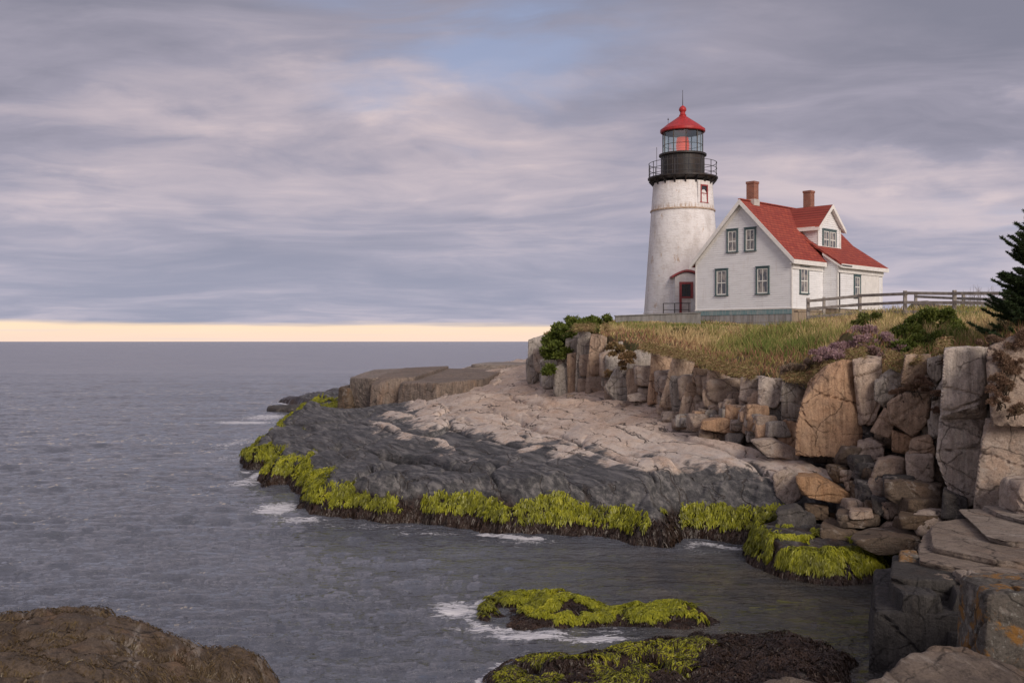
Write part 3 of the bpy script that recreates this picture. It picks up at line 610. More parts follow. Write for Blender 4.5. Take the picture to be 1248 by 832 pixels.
# the cliff, block by block: (label, outline, depth offset, thickness, material, roundness, kind)
G1 = 'granite blocks of the cliff face'; G2 = 'boulders heaped below the cliff'
BL = [
 ('grey jointed pillar at the seaward left end of the cliff', [(645, 416), (665, 410), (669, 430), (665, 455), (650, 466), (643, 462), (644, 440)], 0, 2, 'grey', 16, 'b'),
 ('dark undercut stone at the foot of the cliff\'s seaward end', [(643, 466), (665, 455), (671, 478), (650, 483), (641, 480)], .4, 1.5, 'wet', 12, 'b'),
 ('grey sloping stone wrapped by the climbing green shrub', [(660, 440), (683, 428), (692, 445), (678, 472), (662, 472)], -.2, 1.6, 'grey', 10, 'b'),
 ('rounded grey boulder below the climbing green shrub', [(675, 449), (688, 441), (702, 447), (705, 482), (690, 488), (675, 482)], -.9, 1.6, 'grey', 7, 'r'),
 ('narrow grey stone between the green shrub and the fluted columns', [(690, 414), (704, 409), (705, 450), (690, 447)], .3, 1.4, 'grey', 14, 'b'),
 ('pale fluted column, leftmost of the tall pair below the shrub', [(705, 407), (722, 407), (717, 479), (702, 476)], 0, 1.5, 'grey', 20, 'b'),
 ('tall fluted tan column just right of the pale fluted one', [(721, 409), (739, 413), (731, 470), (714, 479)], 0, 1.5, 'tan', 20, 'b'),
 ('dark grey slab leaning behind the fluted columns', [(739, 420), (758, 418), (756, 455), (742, 474), (734, 468)], .3, 1.5, 'grey', 12, 'b'),
 ('broad grey weathered bluff in the middle of the far cliff', [(741, 472), (755, 446), (774, 430), (798, 428), (796, 487), (764, 493), (746, 488)], 0, 2, 'grey', 14, 'b'),
 ('red brown slab right of the broad grey bluff', [(795, 431), (819, 434), (811, 488), (790, 491)], .2, 1.6, 'orange', 16, 'b'),
 ('tall leaning tan column with square top and grass above', [(821, 435), (846, 440), (829, 497), (806, 493)], -.2, 1.4, 'tan', 24, 'b'),
 ('small block under the tall leaning column', [(801, 494), (830, 498), (828, 508), (802, 504)], -.6, 1, 'tan', 16, 'b'),
 ('square pinkish block under the grass edge, left of its pair', [(846, 449), (862, 451), (861, 468), (844, 466)], .3, 1.2, 'tan', 22, 'b'),
 ('square pinkish block under the grass edge, right of its pair', [(863, 452), (880, 454), (878, 473), (862, 470)], .3, 1.2, 'tan', 22, 'b'),
 ('brown wedge right of the tall leaning column', [(839, 467), (859, 470), (852, 486), (833, 484)], .1, 1.2, 'tan', 18, 'b'),
 ('angular brown block standing at the foot of the leaning column', [(833, 483), (860, 482), (850, 510), (828, 507)], -.3, 1, 'tan', 22, 'b'),
 ('tilted slab sliding down the rubble chute', [(857, 474), (883, 487), (873, 502), (858, 493)], -.3, .9, 'tan', 18, 'b'),
 ('pale tilted oblong boulder in the rubble chute', [(875, 492), (888, 490), (899, 502), (896, 511), (877, 503)], -.6, .8, 'pale', 8, 'r'),
 ('small squarish stone left of the pale tilted boulder', [(851, 498), (868, 501), (871, 512), (850, 510)], -.7, .7, 'talus', 12, 'r'),
 ('flat pale stone balanced on another at the cliff foot', [(765, 482), (778, 479), (790, 483), (789, 489), (768, 489)], -1.2, .8, 'pale', 10, 'r'),
 ('squat stone under the balanced flat pale stone', [(755, 490), (791, 489), (785, 499), (763, 499)], -1.1, .9, 'talus', 10, 'r'),
 ('large rounded boulder split by a level crack, upper half', [(856, 514), (880, 509), (904, 515), (911, 527), (907, 533), (855, 524)], -1.6, 1.3, 'orange', 7, 'r'),
 ('lower half of the large boulder split by a level crack', [(854, 525), (908, 534), (901, 544), (872, 545), (853, 536)], -1.65, 1.3, 'talus', 9, 'r'),
 ('round orange stone above the large split boulder', [(901, 503), (913, 498), (925, 504), (923, 515), (903, 514)], -1.2, .8, 'orange', 5, 'r'),
 ('bright orange squarish boulder right of the split one', [(920, 513), (947, 516), (944, 537), (921, 538)], -1.3, .9, 'orange', 11, 'r'),
 ('small grey stone between split and orange boulders', [(908, 526), (920, 524), (924, 537), (910, 539)], -1.3, .6, 'grey', 7, 'r'),
 ('pale square block under the turf, left of the chute pair', [(905, 459), (925, 460), (924, 491), (902, 487)], 0, 1.4, 'pale', 20, 'b'),
 ('pale square block under the turf, right of the chute pair', [(926, 460), (955, 464), (948, 497), (925, 492)], -.1, 1.4, 'pale', 20, 'b'),
 ('cracked grey block left of the huge orange boulder top', [(955, 466), (980, 475), (981, 493), (952, 489)], 0, 1.3, 'grey', 16, 'b'),
 ('grey squared block directly under the cracked grey one', [(952, 490), (978, 493), (975, 513), (951, 513)], -.1, 1.3, 'grey', 18, 'b'),
 ('grey block below the pale square pair', [(928, 496), (950, 498), (950, 515), (927, 512)], .1, 1.2, 'grey', 16, 'b'),
 ('orange wedge boulder leaning on the huge orange boulder', [(943, 525), (957, 514), (974, 519), (974, 552), (955, 545)], -1.0, .9, 'orange', 13, 'r'),
 ('huge orange boulder with curved crack standing on the ledge', [(973, 552), (973, 520), (985, 467), (1007, 448), (1026, 441), (1040, 443), (1044, 490), (1050, 536), (1044, 554)], -1.0, 2.4, 'orange', 17, 'B'),
 ('tall brown pillar joined to the right of the huge orange boulder', [(1040, 440), (1058, 436), (1074, 438), (1074, 488), (1064, 517), (1047, 517)], -.3, 2, 'tan', 18, 'B'),
 ('dark wedge under the tall brown pillar', [(1048, 518), (1065, 518), (1062, 541), (1050, 540)], -.1, 1.2, 'wet', 14, 'b'),
 ('grey heart shaped stone below the lilac shrub', [(1067, 464), (1084, 452), (1101, 460), (1091, 482), (1079, 497), (1067, 486)], -.2, 1.3, 'grey', 13, 'b'),
 ('tan five sided block below the round green bush', [(1105, 434), (1132, 433), (1135, 448), (1118, 466), (1100, 468)], .1, 1.4, 'tan', 16, 'b'),
 ('grey pointed stone beside the great grey pillar top', [(1131, 438), (1150, 432), (1151, 452), (1140, 468), (1131, 454)], -.1, 1.2, 'grey', 10, 'b'),
 ('lichen spotted tan wedge in the middle of the near cliff', [(1084, 489), (1110, 477), (1139, 478), (1133, 509), (1116, 533), (1088, 515)], -.5, 1.6, 'tan', 14, 'b'),
 ('brown triangular stone left of the lichen spotted wedge', [(1062, 526), (1078, 498), (1091, 504), (1085, 532)], -.6, 1.1, 'tan', 15, 'b'),
 ('long narrow grey sliver left of the great grey pillar', [(1151, 458), (1149, 514), (1140, 538), (1132, 525), (1137, 484)], -.5, 1.2, 'grey', 14, 'b'),
 ('great grey pillar of the near cliff, upper block', [(1153, 427), (1207, 424), (1201, 513), (1146, 511)], -1.15, 2.8, 'pillar', 26, 'B'),
 ('lower block of the great grey pillar, below its level crack', [(1146, 513), (1201, 515), (1197, 604), (1178, 617), (1160, 606), (1143, 560)], -1.2, 2.8, 'pillar', 20, 'B'),
 ('brown buttress cut by the right edge of the picture', [(1206, 426), (1255, 404), (1300, 410), (1300, 520), (1202, 514)], -.55, 3, 'talus', 16, 'B'),
 ('rough layered brown rock under the brown buttress', [(1201, 516), (1300, 522), (1300, 650), (1188, 634), (1193, 590)], -.8, 3, 'talus', 13, 'B'),
 ('reddish broken stone under the lichen spotted wedge', [(1088, 526), (1121, 535), (1108, 556), (1088, 550)], -.5, 1, 'orange', 11, 'r'),
 ('squat brown boulder below the dark wedge', [(1046, 541), (1062, 537), (1077, 544), (1077, 584), (1050, 582), (1044, 562)], -1.2, 1.2, 'talus', 10, 'r'),
 ('domed tan boulder above the long dark block', [(1070, 563), (1086, 559), (1101, 562), (1105, 584), (1083, 606), (1060, 605), (1057, 592)], -1.9, 1.2, 'talus', 9, 'r'),
 ('blocky brown stone between domed boulder and grey pillar', [(1104, 556), (1140, 555), (1140, 586), (1107, 588)], -1.4, 1.2, 'talus', 13, 'r'),
 ('small tan stone wedged above the blocky brown one', [(1110, 538), (1134, 532), (1142, 556), (1108, 556)], -1.0, 1.0, 'tan', 12, 'r'),
 ('long dark block lying at the foot of the grey pillar', [(1078, 590), (1100, 587), (1148, 595), (1146, 628), (1118, 627), (1080, 609)], -2.3, 1.4, 'brown', 16, 'r'),
 ('grey rounded boulder on the low end of the ledge', [(942, 580), (958, 572), (974, 580), (979, 610), (955, 621), (941, 600)], -3.0, 1, 'pale', 7, 'r'),
 ('long orange tinted boulder lying on the low ledge', [(970, 582), (996, 583), (1034, 602), (1034, 616), (978, 606)], -3.0, 1, 'orange', 10, 'r'),
 ('small brown stone under the long orange boulder', [(980, 617), (1009, 620), (1009, 635), (984, 632)], -3.3, .7, 'brown', 9, 'r'),
 ('flat brown slab in the dark hollow', [(1020, 628), (1070, 629), (1073, 643), (1022, 643)], -3.4, 1, 'brown', 12, 'r'),
 ('small tan stone resting on the flat slab in the hollow', [(1036, 624), (1062, 623), (1064, 632), (1035, 633)], -3.4, .7, 'talus', 12, 'r'),
 ('low sloping brown slab behind the mossy pool ledge', [(998, 643), (1040, 648), (1062, 656), (1048, 668), (1003, 662)], -4.0, 1.2, 'brown', 12, 'r'),
 ('wide brown slab left of the square outcrop', [(1036, 661), (1080, 655), (1120, 657), (1120, 672), (1070, 678)], -4.1, 1.4, 'brown', 12, 'r'),
 ('dark boulder at the back of the pool', [(946, 625), (970, 620), (994, 632), (998, 653), (952, 649)], -4.2, 1, 'wet', 8, 'r'),
 ('thin pale slab lying on the ledge below the rubble', [(900, 570), (915, 567), (927, 573), (922, 580), (902, 577)], -2.6, .7, 'pale', 10, 'r'),
 ('tan tapering slab in front of the orange wedge', [(916, 539), (940, 536), (976, 552), (976, 561), (936, 557)], -1.9, 1.2, 'talus', 10, 'r'),
 ('broad pale stone left of the tan tapering slab', [(876, 549), (892, 545), (910, 550), (906, 562), (880, 560)], -1.9, 1.0, 'pale', 9, 'r'),
 ('small orange stone left of the broad pale stone', [(866, 549), (877, 547), (878, 556), (867, 556)], -1.9, .5, 'orange', 6, 'r'),
 ('dark brown stone in the hollow under the grey pillar', [(1150, 600), (1178, 612), (1180, 634), (1148, 632)], -2.0, 1.2, 'wet', 10, 'r'),
 ('dark boulder under the left end of the long dark block', [(1062, 608), (1086, 611), (1092, 630), (1066, 630)], -2.6, .9, 'wet', 9, 'r'),
 ('dark flat stone below the long dark block', [(1096, 629), (1146, 630), (1150, 645), (1100, 645)], -2.9, .9, 'brown', 11, 'r'),
]
for i, (lab, poly, dY, th, mt, p, kd) in enumerate(BL):
    cx = sum(a for a, b_ in poly)/len(poly)
    cyy = sum(b_ for a, b_ in poly)/len(poly); kx, ky = (1.15, 1.10) if kd == 'b' else (1.08, 1.06); poly = [(cx+(a-cx)*kx, cyy+(b_-cyy)*ky) for a, b_ in poly]
    px_rock('boulder' if kd == 'r' else 'granite_block', lab, poly, cliffY(cx)+dY, th, mt, p*2.2+14 if kd != 'B' else 75, lean=.10 if kd != 'r' else .2, level=6 if kd == 'B' else 5,
            rough=.075 if kd == 'r' else .06, chips=15 if kd == 'r' else 12, seed=i, group=G2 if kd == 'r' else G1)
# smaller stones packed in the rubble
zone = [(846, 511), (870, 490), (905, 490), (945, 515), (970, 545), (985, 562), (935, 562), (900, 548), (856, 545)]
zone2 = [(975, 556), (1060, 545), (1110, 600), (1150, 640), (1080, 650), (1000, 650), (985, 622), (1040, 610), (1030, 585)]
zone3 = [(655, 484), (700, 486), (760, 495), (800, 506), (860, 512), (856, 520), (790, 510), (700, 494), (655, 490)]
k = 0
def zh(x, y): return float(terrain(np.array([x]), np.array([y]))[0][0])
for zi, (zn, num, mats, lab, gr) in enumerate([(zone, 34, ('talus', 'orange', 'pale', 'grey'), 'small angular stone packed in the rubble below the turf', 'small stones in the rubble chute'),
                          (zone2, 30, ('brown', 'wet', 'talus'), 'small dark stone in the hollow below the near cliff', 'small stones in the dark hollow'),
                          (zone3, 16, ('talus', 'grey'), 'small stone along the foot of the far cliff', 'small stones along the far cliff foot')]):
    xs = [a for a, _ in zn]; ys = [b_ for _, b_ in zn]; cnt = 0
    while cnt < num:
        a, b_ = random.uniform(min(xs), max(xs)), random.uniform(min(ys), max(ys))
        if not inside(np.array([a]), np.array([b_]), zn)[0]: continue
        Y = cliffY(a)-.3-(b_-470)*.012*(1 if zi < 2 else 0)-(1.0 if zi == 2 else 0)
        x, y, z = at(a, b_, Y); s = random.uniform(.14, .34)*(1 if zi else .9)
        V = [(x+i*s*random.uniform(.8, 1.5), y+j*s, z+q*s*random.uniform(.5, .9)) for i in (-1, 1) for j in (-1, 1) for q in (-1, 1)]
        pl = [((random.gauss(0, 1), random.gauss(0, 1), random.gauss(0, 1)), None) for _ in range(5)]
        pl = [(nn, np.array([x, y, z])+np.array(nn)/np.linalg.norm(nn)*s*random.uniform(.75, 1.1)) for nn, _ in pl]
        pl += [((1, 0, .1), (x+s*1.2, y, z)), ((-1, 0, .1), (x-s*1.2, y, z)), ((0, 1, 0), (x, y+s, z)), ((0, -1, .2), (x, y-s, z)), ((0, 0, 1), (x, y, z+s*.8)), ((0, 0, -1), (x, y, z-s*.8))]
        rock('stone', V, pl, M[random.choice(mats)], 26, 4, .06, 3, 300+k, lab, 'stone', gr); k += 1; cnt += 1

# broken rock showing between and behind the large blocks
for i in range(44):
    a = 655+(1215-655)*i/43+random.uniform(-4, 4); Y = cliffY(a)+.42; top = random.uniform(4, 22)+float(np.interp(a, [655, 700, 735, 775, 850, 930, 975, 1040, 1100, 1200], [414, 410, 404, 432, 440, 462, 470, 446, 446, 432])); bot = float(np.interp(a, [655, 720, 850, 1000, 1215], [480, 486, 512, 560, 630]))
    n_b = 1+int((bot-top)/58)
    for j in range(n_b):
        t0 = top+(bot-top)*j/n_b+random.uniform(0, 5); t1 = top+(bot-top)*(j+1)/n_b+random.uniform(-3, 6); w_ = 22*F/1248*(30/Y)**.6*random.uniform(.75, 1.35)
        px_rock('granite_block', 'rough stone wedged deep between the larger cliff blocks', [(a-w_, t0+random.uniform(-2, 4)), (a+w_*.9, t0), (a+w_, t1), (a-w_*.9, t1+random.uniform(-4, 2))], Y+random.uniform(-.15, .25), 1.5, random.choice(['tan', 'grey', 'talus', 'talus']), 40, lean=.1, level=4, rough=.09, chips=14, seed=700+i*5+j, group='rough stones behind the cliff blocks')

# the big slab at the seaward end and the layered rocks behind
for i, (pl_, zt, lab) in enumerate([([(-9.9, 62.2), (-7.9, 59.9), (-7.6, 80), (-10.6, 78)], 2.86, 'left end of the sheer dark fronted slab at the seaward end'),
        ([(-8.3, 59.9), (-5.7, 57.5), (-5.0, 82), (-8.5, 80)], 2.93, 'middle of the sheer dark fronted slab at the seaward end'), ([(-6.5, 58.4), (-4.1, 56.2), (-1.5, 60), (-.6, 76), (-5.4, 84)], 2.78, 'right piece of the sheer fronted slab, sinking into the pale ledge')]):
    plan_rock('granite_slab', lab, pl_, .4, zt, 'slabdark', p=60, level=6, rough=.06, chips=3, seed=505+i, tilt=(.03, .004), batter=.06, group='jointed slab at the seaward end')
plan_rock('granite_block', 'small dark block at the left foot of the long slab', [(-10.7, 62.8), (-9.7, 61.6), (-9.2, 66), (-10.6, 67)], .5, 2.2, 'brown', p=18, seed=502)
for i, (z0, z1, dxx, lab) in enumerate([(1.9, 2.55, 0, 'lowest layer of the bedded rocks on the far point'), (2.5, 2.85, .3, 'middle layer of the bedded rocks on the far point'), (2.8, 3.12, .9, 'top layer of the bedded rocks on the far point')]):
    plan_rock('rock_layer', lab, [(-4.4+dxx, 85), (-3.4+dxx, 82.5), (6, 80), (6, 92), (-2, 95)], z0, z1, 'slabtop', p=14, level=5, rough=.05, seed=510+i, group='bedded rocks on the far point', strata=.03)
# outlying rock left of the point
plan_rock('rock', 'low dark rock awash off the point', [(-18.2, 74.5), (-16.5, 72), (-14.4, 71), (-14.0, 74), (-16, 76)], -.6, .42, 'wet', p=5, seed=520, rough=.1)

# ------------------------------------------------------------------ outcrop in the near right
OC = 'blocks of the square outcrop by the pool'
plan_rock('granite_block', 'large dark lower block of the square outcrop, standing in the water', [(5.42, 15.5), (6.4, 18.3), (8.0, 18.4), (8.6, 16), (7.6, 14.9), (6.4, 15.1)], -1, .98, 'dark', p=60, level=6, seed=530, tilt=(.05, 0), rough=.03, batter=.09, group=OC)
plan_rock('granite_block', 'dark stepped block on top left of the square outcrop', [(5.9, 16.0), (6.65, 17.9), (7.3, 17.9), (7.0, 15.9)], .9, 1.30, 'dark', p=24, seed=531, rough=.03, batter=.05, group=OC)
plan_rock('granite_block', 'dark wedge shaped block in the middle of the outcrop face', [(6.5, 15.25), (6.95, 16.6), (7.12, 16.6), (7.1, 15.2)], .35, 1.22, 'dark', p=40, seed=532, batter=.28, rough=.03, group=OC)
plan_rock('granite_block', 'dark upright block at the right of the outcrop face', [(7.05, 14.95), (7.1, 17), (8.6, 17), (8.6, 14.9)], .1, 1.18, 'dark', p=60, seed=533, rough=.03, group=OC)
plan_rock('granite_block', 'narrow dark block standing against the left end of the outcrop face', [(5.85, 15.35), (5.95, 16.3), (6.5, 16.3), (6.45, 15.25)], .2, 1.2, 'dark', p=60, seed=538, rough=.04, batter=.08, group=OC)
plan_rock('granite_block', 'low dark ledge block at the foot of the outcrop wedge', [(6.4, 14.95), (6.5, 15.6), (7.3, 15.6), (7.3, 14.85)], -.2, .72, 'dark', p=60, seed=539, rough=.04, batter=.05, group=OC)
plan_rock('granite_block', 'small tan block at the left tip of the outcrop', [(6.48, 17.2), (6.68, 17.7), (7.0, 17.7), (6.85, 17.1)], .9, 1.42, 'lichen', p=18, level=4, seed=534, group=OC)
plan_rock('granite_block', 'upright block with rusty orange lichen in the lower right corner', [(5.62, 12.2), (5.8, 13.4), (8.2, 13.4), (8.2, 12.0)], -.4, 1.98, 'lichen', p=26, level=6, seed=540, rough=.025, batter=.05)
plan_rock('granite_block', 'brown boulder right behind the square outcrop top', [(9.5, 19.3), (9.7, 20.5), (11.6, 20.5), (11.6, 19)], 1.2, 2.35, 'talus', p=10, seed=541)

# ------------------------------------------------------------------ low rocks as fine height fields
def island(name, label, poly, top, mat, res=.045, steep=1.3, seed=0, amp=.12, cat='rock', zmin=-.25, strat=0.0):
    P_ = np.array(poly); x0, y0 = P_.min(0)-.4; x1, y1 = P_.max(0)+.4
    X, Y = np.meshgrid(np.arange(x0, x1, res), np.arange(y0, y1, res))
    def fn(x, y):
        d = sdist(x, y, poly)+.16*fbm(x*1.3, y*1.3, seed, 4, seed)+.06*fbm(x*5, y*5, seed, 3, seed+2)
        f1, f2, cid, _, _ = worley(x*.9+.3*fbm(x, y, 1, 2, seed)+seed, y*1.3+.3*fbm(x, y, 2, 2, seed), seed)
        t = top(x, y) if callable(top) else top
        h = t+(cid-.5)*amp+amp*1.1*fbm(x*1.1, y*1.1, 3, 4, seed+3)+amp*.4*fbm(x*4, y*4, 3, 4, seed+4)-amp*.6*np.exp(-((f2-f1)/.06))
        return smin(h, -.22+d*steep, .12)
    hf = HF(X, Y, fn); o_ = hf.build(name, M[mat], zmin); tag(o_, label, cat); return hf
reef1, reef2 = reef1_, reef2_
pool = [atz(*p) for p in [(897, 672), (915, 690), (945, 704), (980, 712), (1030, 716), (1070, 711), (1098, 700), (1118, 688), (1100, 668), (1040, 664), (980, 664), (930, 660)]]
H_r1 = island('reef', 'low weedy rock in the pool with swirling foam at its left end', reef1, RBF([atz(590, 745), atz(640, 742), atz(700, 752), atz(760, 748), atz(800, 757), atz(860, 752)], [.10, .14, .12, .16, .08, .18]), 'tide', seed=3, amp=.17)
H_r2 = island('reef', 'low weed covered rock at the bottom edge, nearest to the viewer', reef2, RBF([(-.5, 15.2), (1, 15), (3, 16), (5, 15.4), (2, 13), (5, 13.5), (3, 17)], [.06, .16, .20, .26, .26, .26, .06]), 'tide', seed=5, amp=.17)
H_pl = island('rock', 'low dark ledge fringed with green algae at the back of the pool', pool, RBF([atz(910, 665), atz(960, 665), atz(1040, 680), atz(1100, 670), atz(1000, 690)], [.7, .85, .62, .5, .6]), 'tide', seed=7, steep=1.6, amp=.09)
lf = [(-9.5, 15.2), (-7.4, 15.6), (-6.0, 15.9), (-5.0, 15.4), (-4.2, 15.0), (-3.4, 14.9), (-3.0, 14.2), (-2.8, 11.5), (-2.8, 8), (-12, 8), (-12, 14)]
H_lf = island('rock', 'brown rounded rock with weed fringe in the lower left corner', lf, RBF([(-7, 14), (-5.6, 14.3), (-4.6, 13.9), (-3.9, 13.4), (-5, 12), (-7, 12), (-3.6, 12), (-9, 13)], [1.0, 1.10, .84, .46, .95, 1.0, .45, .9]), 'brown', res=.035, steep=1.9, seed=9, amp=.14)
fr = [(1.5, 11.3), (2.9, 11.9), (3.8, 11.9), (4.6, 12.4), (5.3, 12.5), (6.2, 12.0), (9, 12), (10, 9), (10, 6), (1.6, 6), (1.6, 10)]
H_fr = island('rock', 'smooth brown rock under the viewer in the lower right corner', fr, RBF([(2.2, 10.9), (2.7, 11), (3.5, 11.3), (3.95, 11.5), (4.75, 11.8), (5.3, 11.6), (5.75, 11.3), (7.5, 11), (4, 9.5), (2.5, 9), (7, 8.5)], [1.22, 1.36, 1.28, 1.36, 1.50, 1.42, 1.34, 1.3, 1.25, 1.1, 1.2]), 'fore', res=.035, steep=2.6, seed=11, amp=.12)

for i, (pl_, z0, z1, lab) in enumerate([
    ([(6.6, 16.5), (7.3, 18.3), (8.2, 19.9), (12.5, 20.4), (12.6, 14.4), (9.2, 14.9), (8.3, 15.2), (7.3, 15.7)], 1.12, 1.40, 'thick lowest slab of the square outcrop top'),
    ([(7.0, 16.9), (7.7, 18.8), (8.5, 20.2), (12.5, 20.6), (12.6, 15.6), (9.4, 15.7), (8.5, 16.0), (7.7, 16.3)], 1.36, 1.53, 'middle weathered slab of the square outcrop top'),
    ([(8.0, 17.6), (8.3, 18.9), (8.9, 20.4), (12.5, 20.8), (12.6, 16.6), (10.3, 16.7), (9.0, 17.0)], 1.50, 1.63, 'thin pale top slab of the square outcrop'),
    ([(9.2, 18.6), (9.4, 20.4), (12.5, 20.8), (12.6, 17.8), (10.6, 17.9)], 1.60, 1.74, 'small highest slab at the back of the square outcrop')]):
    plan_rock('granite_slab', lab, pl_, z0, z1, 'slabtop', p=90, level=6, seed=550+i, rough=.10, tilt=(.012*(i % 2), .012), strata=.02, chips=10, batter=.10, group=OC)
for i in range(9):
    x = 6.75+i*.42+random.uniform(-.08, .08); y = 16.15-.28*(x-6.75)+random.uniform(-.1, .1) if x < 9 else 15.2; wd_2 = random.uniform(.16, .26)
    plan_rock('granite_block', 'broken block along the front edge of the outcrop top', [(x-wd_2, y-.15), (x-wd_2+.05, y+.3), (x+wd_2, y+.3), (x+wd_2, y-.2)], 1.02, 1.28+random.uniform(0, .12), random.choice(['dark', 'slabtop', 'brown']), p=60, level=5, seed=570+i, rough=.08, chips=8, group='broken blocks along the outcrop edge')

# ------------------------------------------------------------------ ribbons: seaweed, grass, leaves
def ribbons(name, P_, D_, W_, tint, mat, label, cat=None, kind='stuff', group=None, droop=None, segs=2, parent=None, tip=.35):
    """P root points, D full-length vectors, W half-width vectors, tint colours; droop: extra sag vector"""
    n_ = len(P_); rows = []; T = np.linspace(0, 1, segs+1)
    for t in T:
        c = P_+D_*t+(0 if droop is None else droop*t*t); wv = W_*(1-(1-tip)*t)
        rows += [c-wv, c+wv]
    V = np.stack(rows, 1).reshape(-1, 3); m = 2*(segs+1); base = np.arange(n_)[:, None]*m
    Fc = np.concatenate([base+np.array([[2*i, 2*i+1, 2*i+3, 2*i+2]]) for i in range(segs)], 0)
    o_ = npmesh(name, V, Fc, mat, parent, smooth=False, attrs={'tint': np.repeat(tint, m, 0)})
    if not parent: tag(o_, label, cat, group, kind)
    return o_
def weed(hf, n_, mask, name, label, cols, ln=(.10, .22), wd=(.018, .04), lift=.05, jit=.25):
    P_, Nn = hf.scatter(n_, mask)
    g = np.stack([Nn[:, 0], Nn[:, 1], Nn[:, 2]*0], 1); g = g/np.maximum(np.linalg.norm(g, axis=1), .05)[:, None]
    a = rng.normal(size=(n_, 3))*[.5, .5, .2]; dn = np.array([0, 0, -1.0])
    tang = dn-Nn*(Nn@dn)[:, None]; tang = tang+.4*g+a*1.5+np.array([-.1, -.35, 0]); tang -= Nn*(tang*Nn).sum(1)[:, None]*.9
    tang /= np.linalg.norm(tang, axis=1)[:, None]
    lump = vnoise(P_[:, 0]*3.2, P_[:, 1]*3.2, P_[:, 2]*3, 5)*.5+.5
    lump2 = vnoise(P_[:, 0]*9, P_[:, 1]*9, P_[:, 2]*9, 6)*.5+.5; lump = .6*lump+.4*(vnoise(P_[:, 0]*7, P_[:, 1]*7, P_[:, 2]*7, 8)*.5+.5)
    ok_ = rng.random(n_) < np.clip(lump*3.4-.75, 0, 1)
    P_ = P_+Nn*(lift*lump+.4*lift*lump2*rng.random(n_))[:, None]
    l = rng.uniform(*ln, n_)[:, None]; wdt = rng.uniform(*wd, n_)[:, None]
    side = np.cross(tang, Nn+rng.normal(size=(n_, 3))*.55); side /= np.linalg.norm(side, axis=1)[:, None]
    cols = np.array(cols); t = np.clip(.05+.75*(.5*(vnoise(P_[:, 0]*2.2, P_[:, 1]*2.2, P_[:, 2]*3, 15)*.5+.5)+.5*(vnoise(P_[:, 0]*7, P_[:, 1]*7, P_[:, 2]*7, 16)*.5+.5))+.25*rng.random(n_), 0, .999)*(len(cols)-1)
    i = t.astype(int); f = (t-i)[:, None]; tint = cols[i]*(1-f)+cols[i+1]*f
    tint = tint*rng.uniform(.75, 1.2, n_)[:, None]
    P_, tang, l, Nn, side, wdt, tint = [v[ok_] for v in (P_, tang, l, Nn, side, wdt, tint)]
    return ribbons(name, P_, tang*l+Nn*l*.12, side*wdt, tint, M['weed'], label, None, droop=np.array([[0, 0, -1]])*l*.45)
GREEN = [(.04, .042, .010), (.12, .125, .014), (.27, .28, .016), (.46, .43, .03)]
BROWN = [(.010, .007, .006), (.022, .014, .011), (.045, .027, .020), (.075, .045, .030)]
def band(lo, hi, cut, seed=0, fq=.8, front=True):
    def f(x, y, z, nz, s):
        nn = fbm(x*fq, y*fq, 0, 4, 200+seed); lo_ = lo+.12*fbm(x*1.7, y*1.7, 1, 3, 210)
        h2 = hi+.36*nn+.14*fbm(x*3, y*3, 5, 3, 211); m = sstep(lo_-.06, lo_+.06, z)*sstep(h2+.05, h2-.05, z)*(nn > cut)
        return m
    return f
def rg(fn, cond): return lambda x, y, z, nz, s: fn(x, y, z, nz, s)*cond(x, y)
cnd = lambda x, y: (y < 75)*(x < 8.2)*(sdist(x, y, SHORE) < np.where(x < -5.5, 3.2, 1.35))
weed(land, 200000, rg(band(.30, .76, -.48, 0, .8), cnd), 'green_algae', 'bright yellow green algae hanging along the edge of the ledge', GREEN, ln=(.05, .10), wd=(.010, .022), lift=.19)
weed(land, 110000, rg(lambda x, y, z, nz, s: sstep(-.1, 0, z)*sstep(.62, .42, z+.15*fbm(x*1.5, y*1.5, 0, 3, 222)), cnd), 'rockweed', 'dark brown rockweed along the waterline of the ledge', BROWN, ln=(.05, .13), wd=(.010, .022), lift=.09)
weed(H_r1, 60000, band(.06, .55, -.08, 4, .8), 'green_algae', 'bright green algae draped over the rock in the pool', GREEN, ln=(.04, .09), wd=(.006, .013), lift=.11)
weed(H_r1, 30000, lambda x, y, z, nz, s: (z > -.05)*1.0*(z < .3), 'rockweed', 'dark brown weed on the low rock in the pool', BROWN, ln=(.03, .08), wd=(.006, .012), lift=.04)
weed(H_r2, 50000, lambda x, y, z, nz, s: (z > .05)*(fbm(x*.9, y*1.3, 0, 4, 260)+.10*(1.8-x) > .07)*1.0*(x < 3.2)*(z < .9), 'green_algae', 'bright green algae on the rock at the bottom edge', GREEN, ln=(.035, .08), wd=(.005, .010), lift=.09)
weed(H_r2, 90000, lambda x, y, z, nz, s: (z > -.05)*1.0, 'rockweed', 'dark brown bladder weed covering the rock at the bottom edge', BROWN, ln=(.03, .07), wd=(.005, .011), lift=.09)
weed(H_pl, 50000, lambda x, y, z, nz, s: (z > .18)*(z < .66)*1.0*sstep(.93, .8, nz)*(fbm(x*1.3, y*1.3, 0, 3, 270) > -.1)+(z > .2)*(x > 5.6)*(y < 22)*(z < .6), 'green_algae', 'bright green algae fringing the dark ledge at the back of the pool', GREEN, ln=(.06, .13), wd=(.008, .017), lift=.15)
weed(H_pl, 40000, lambda x, y, z, nz, s: (z > -.05)*(z < .35)*1.0, 'rockweed', 'dark brown weed under the algae of the pool ledge', BROWN, ln=(.04, .1), wd=(.007, .014), lift=.07)
OLIVE = [(.03, .02, .012), (.07, .047, .024), (.11, .075, .035), (.13, .10, .04)]
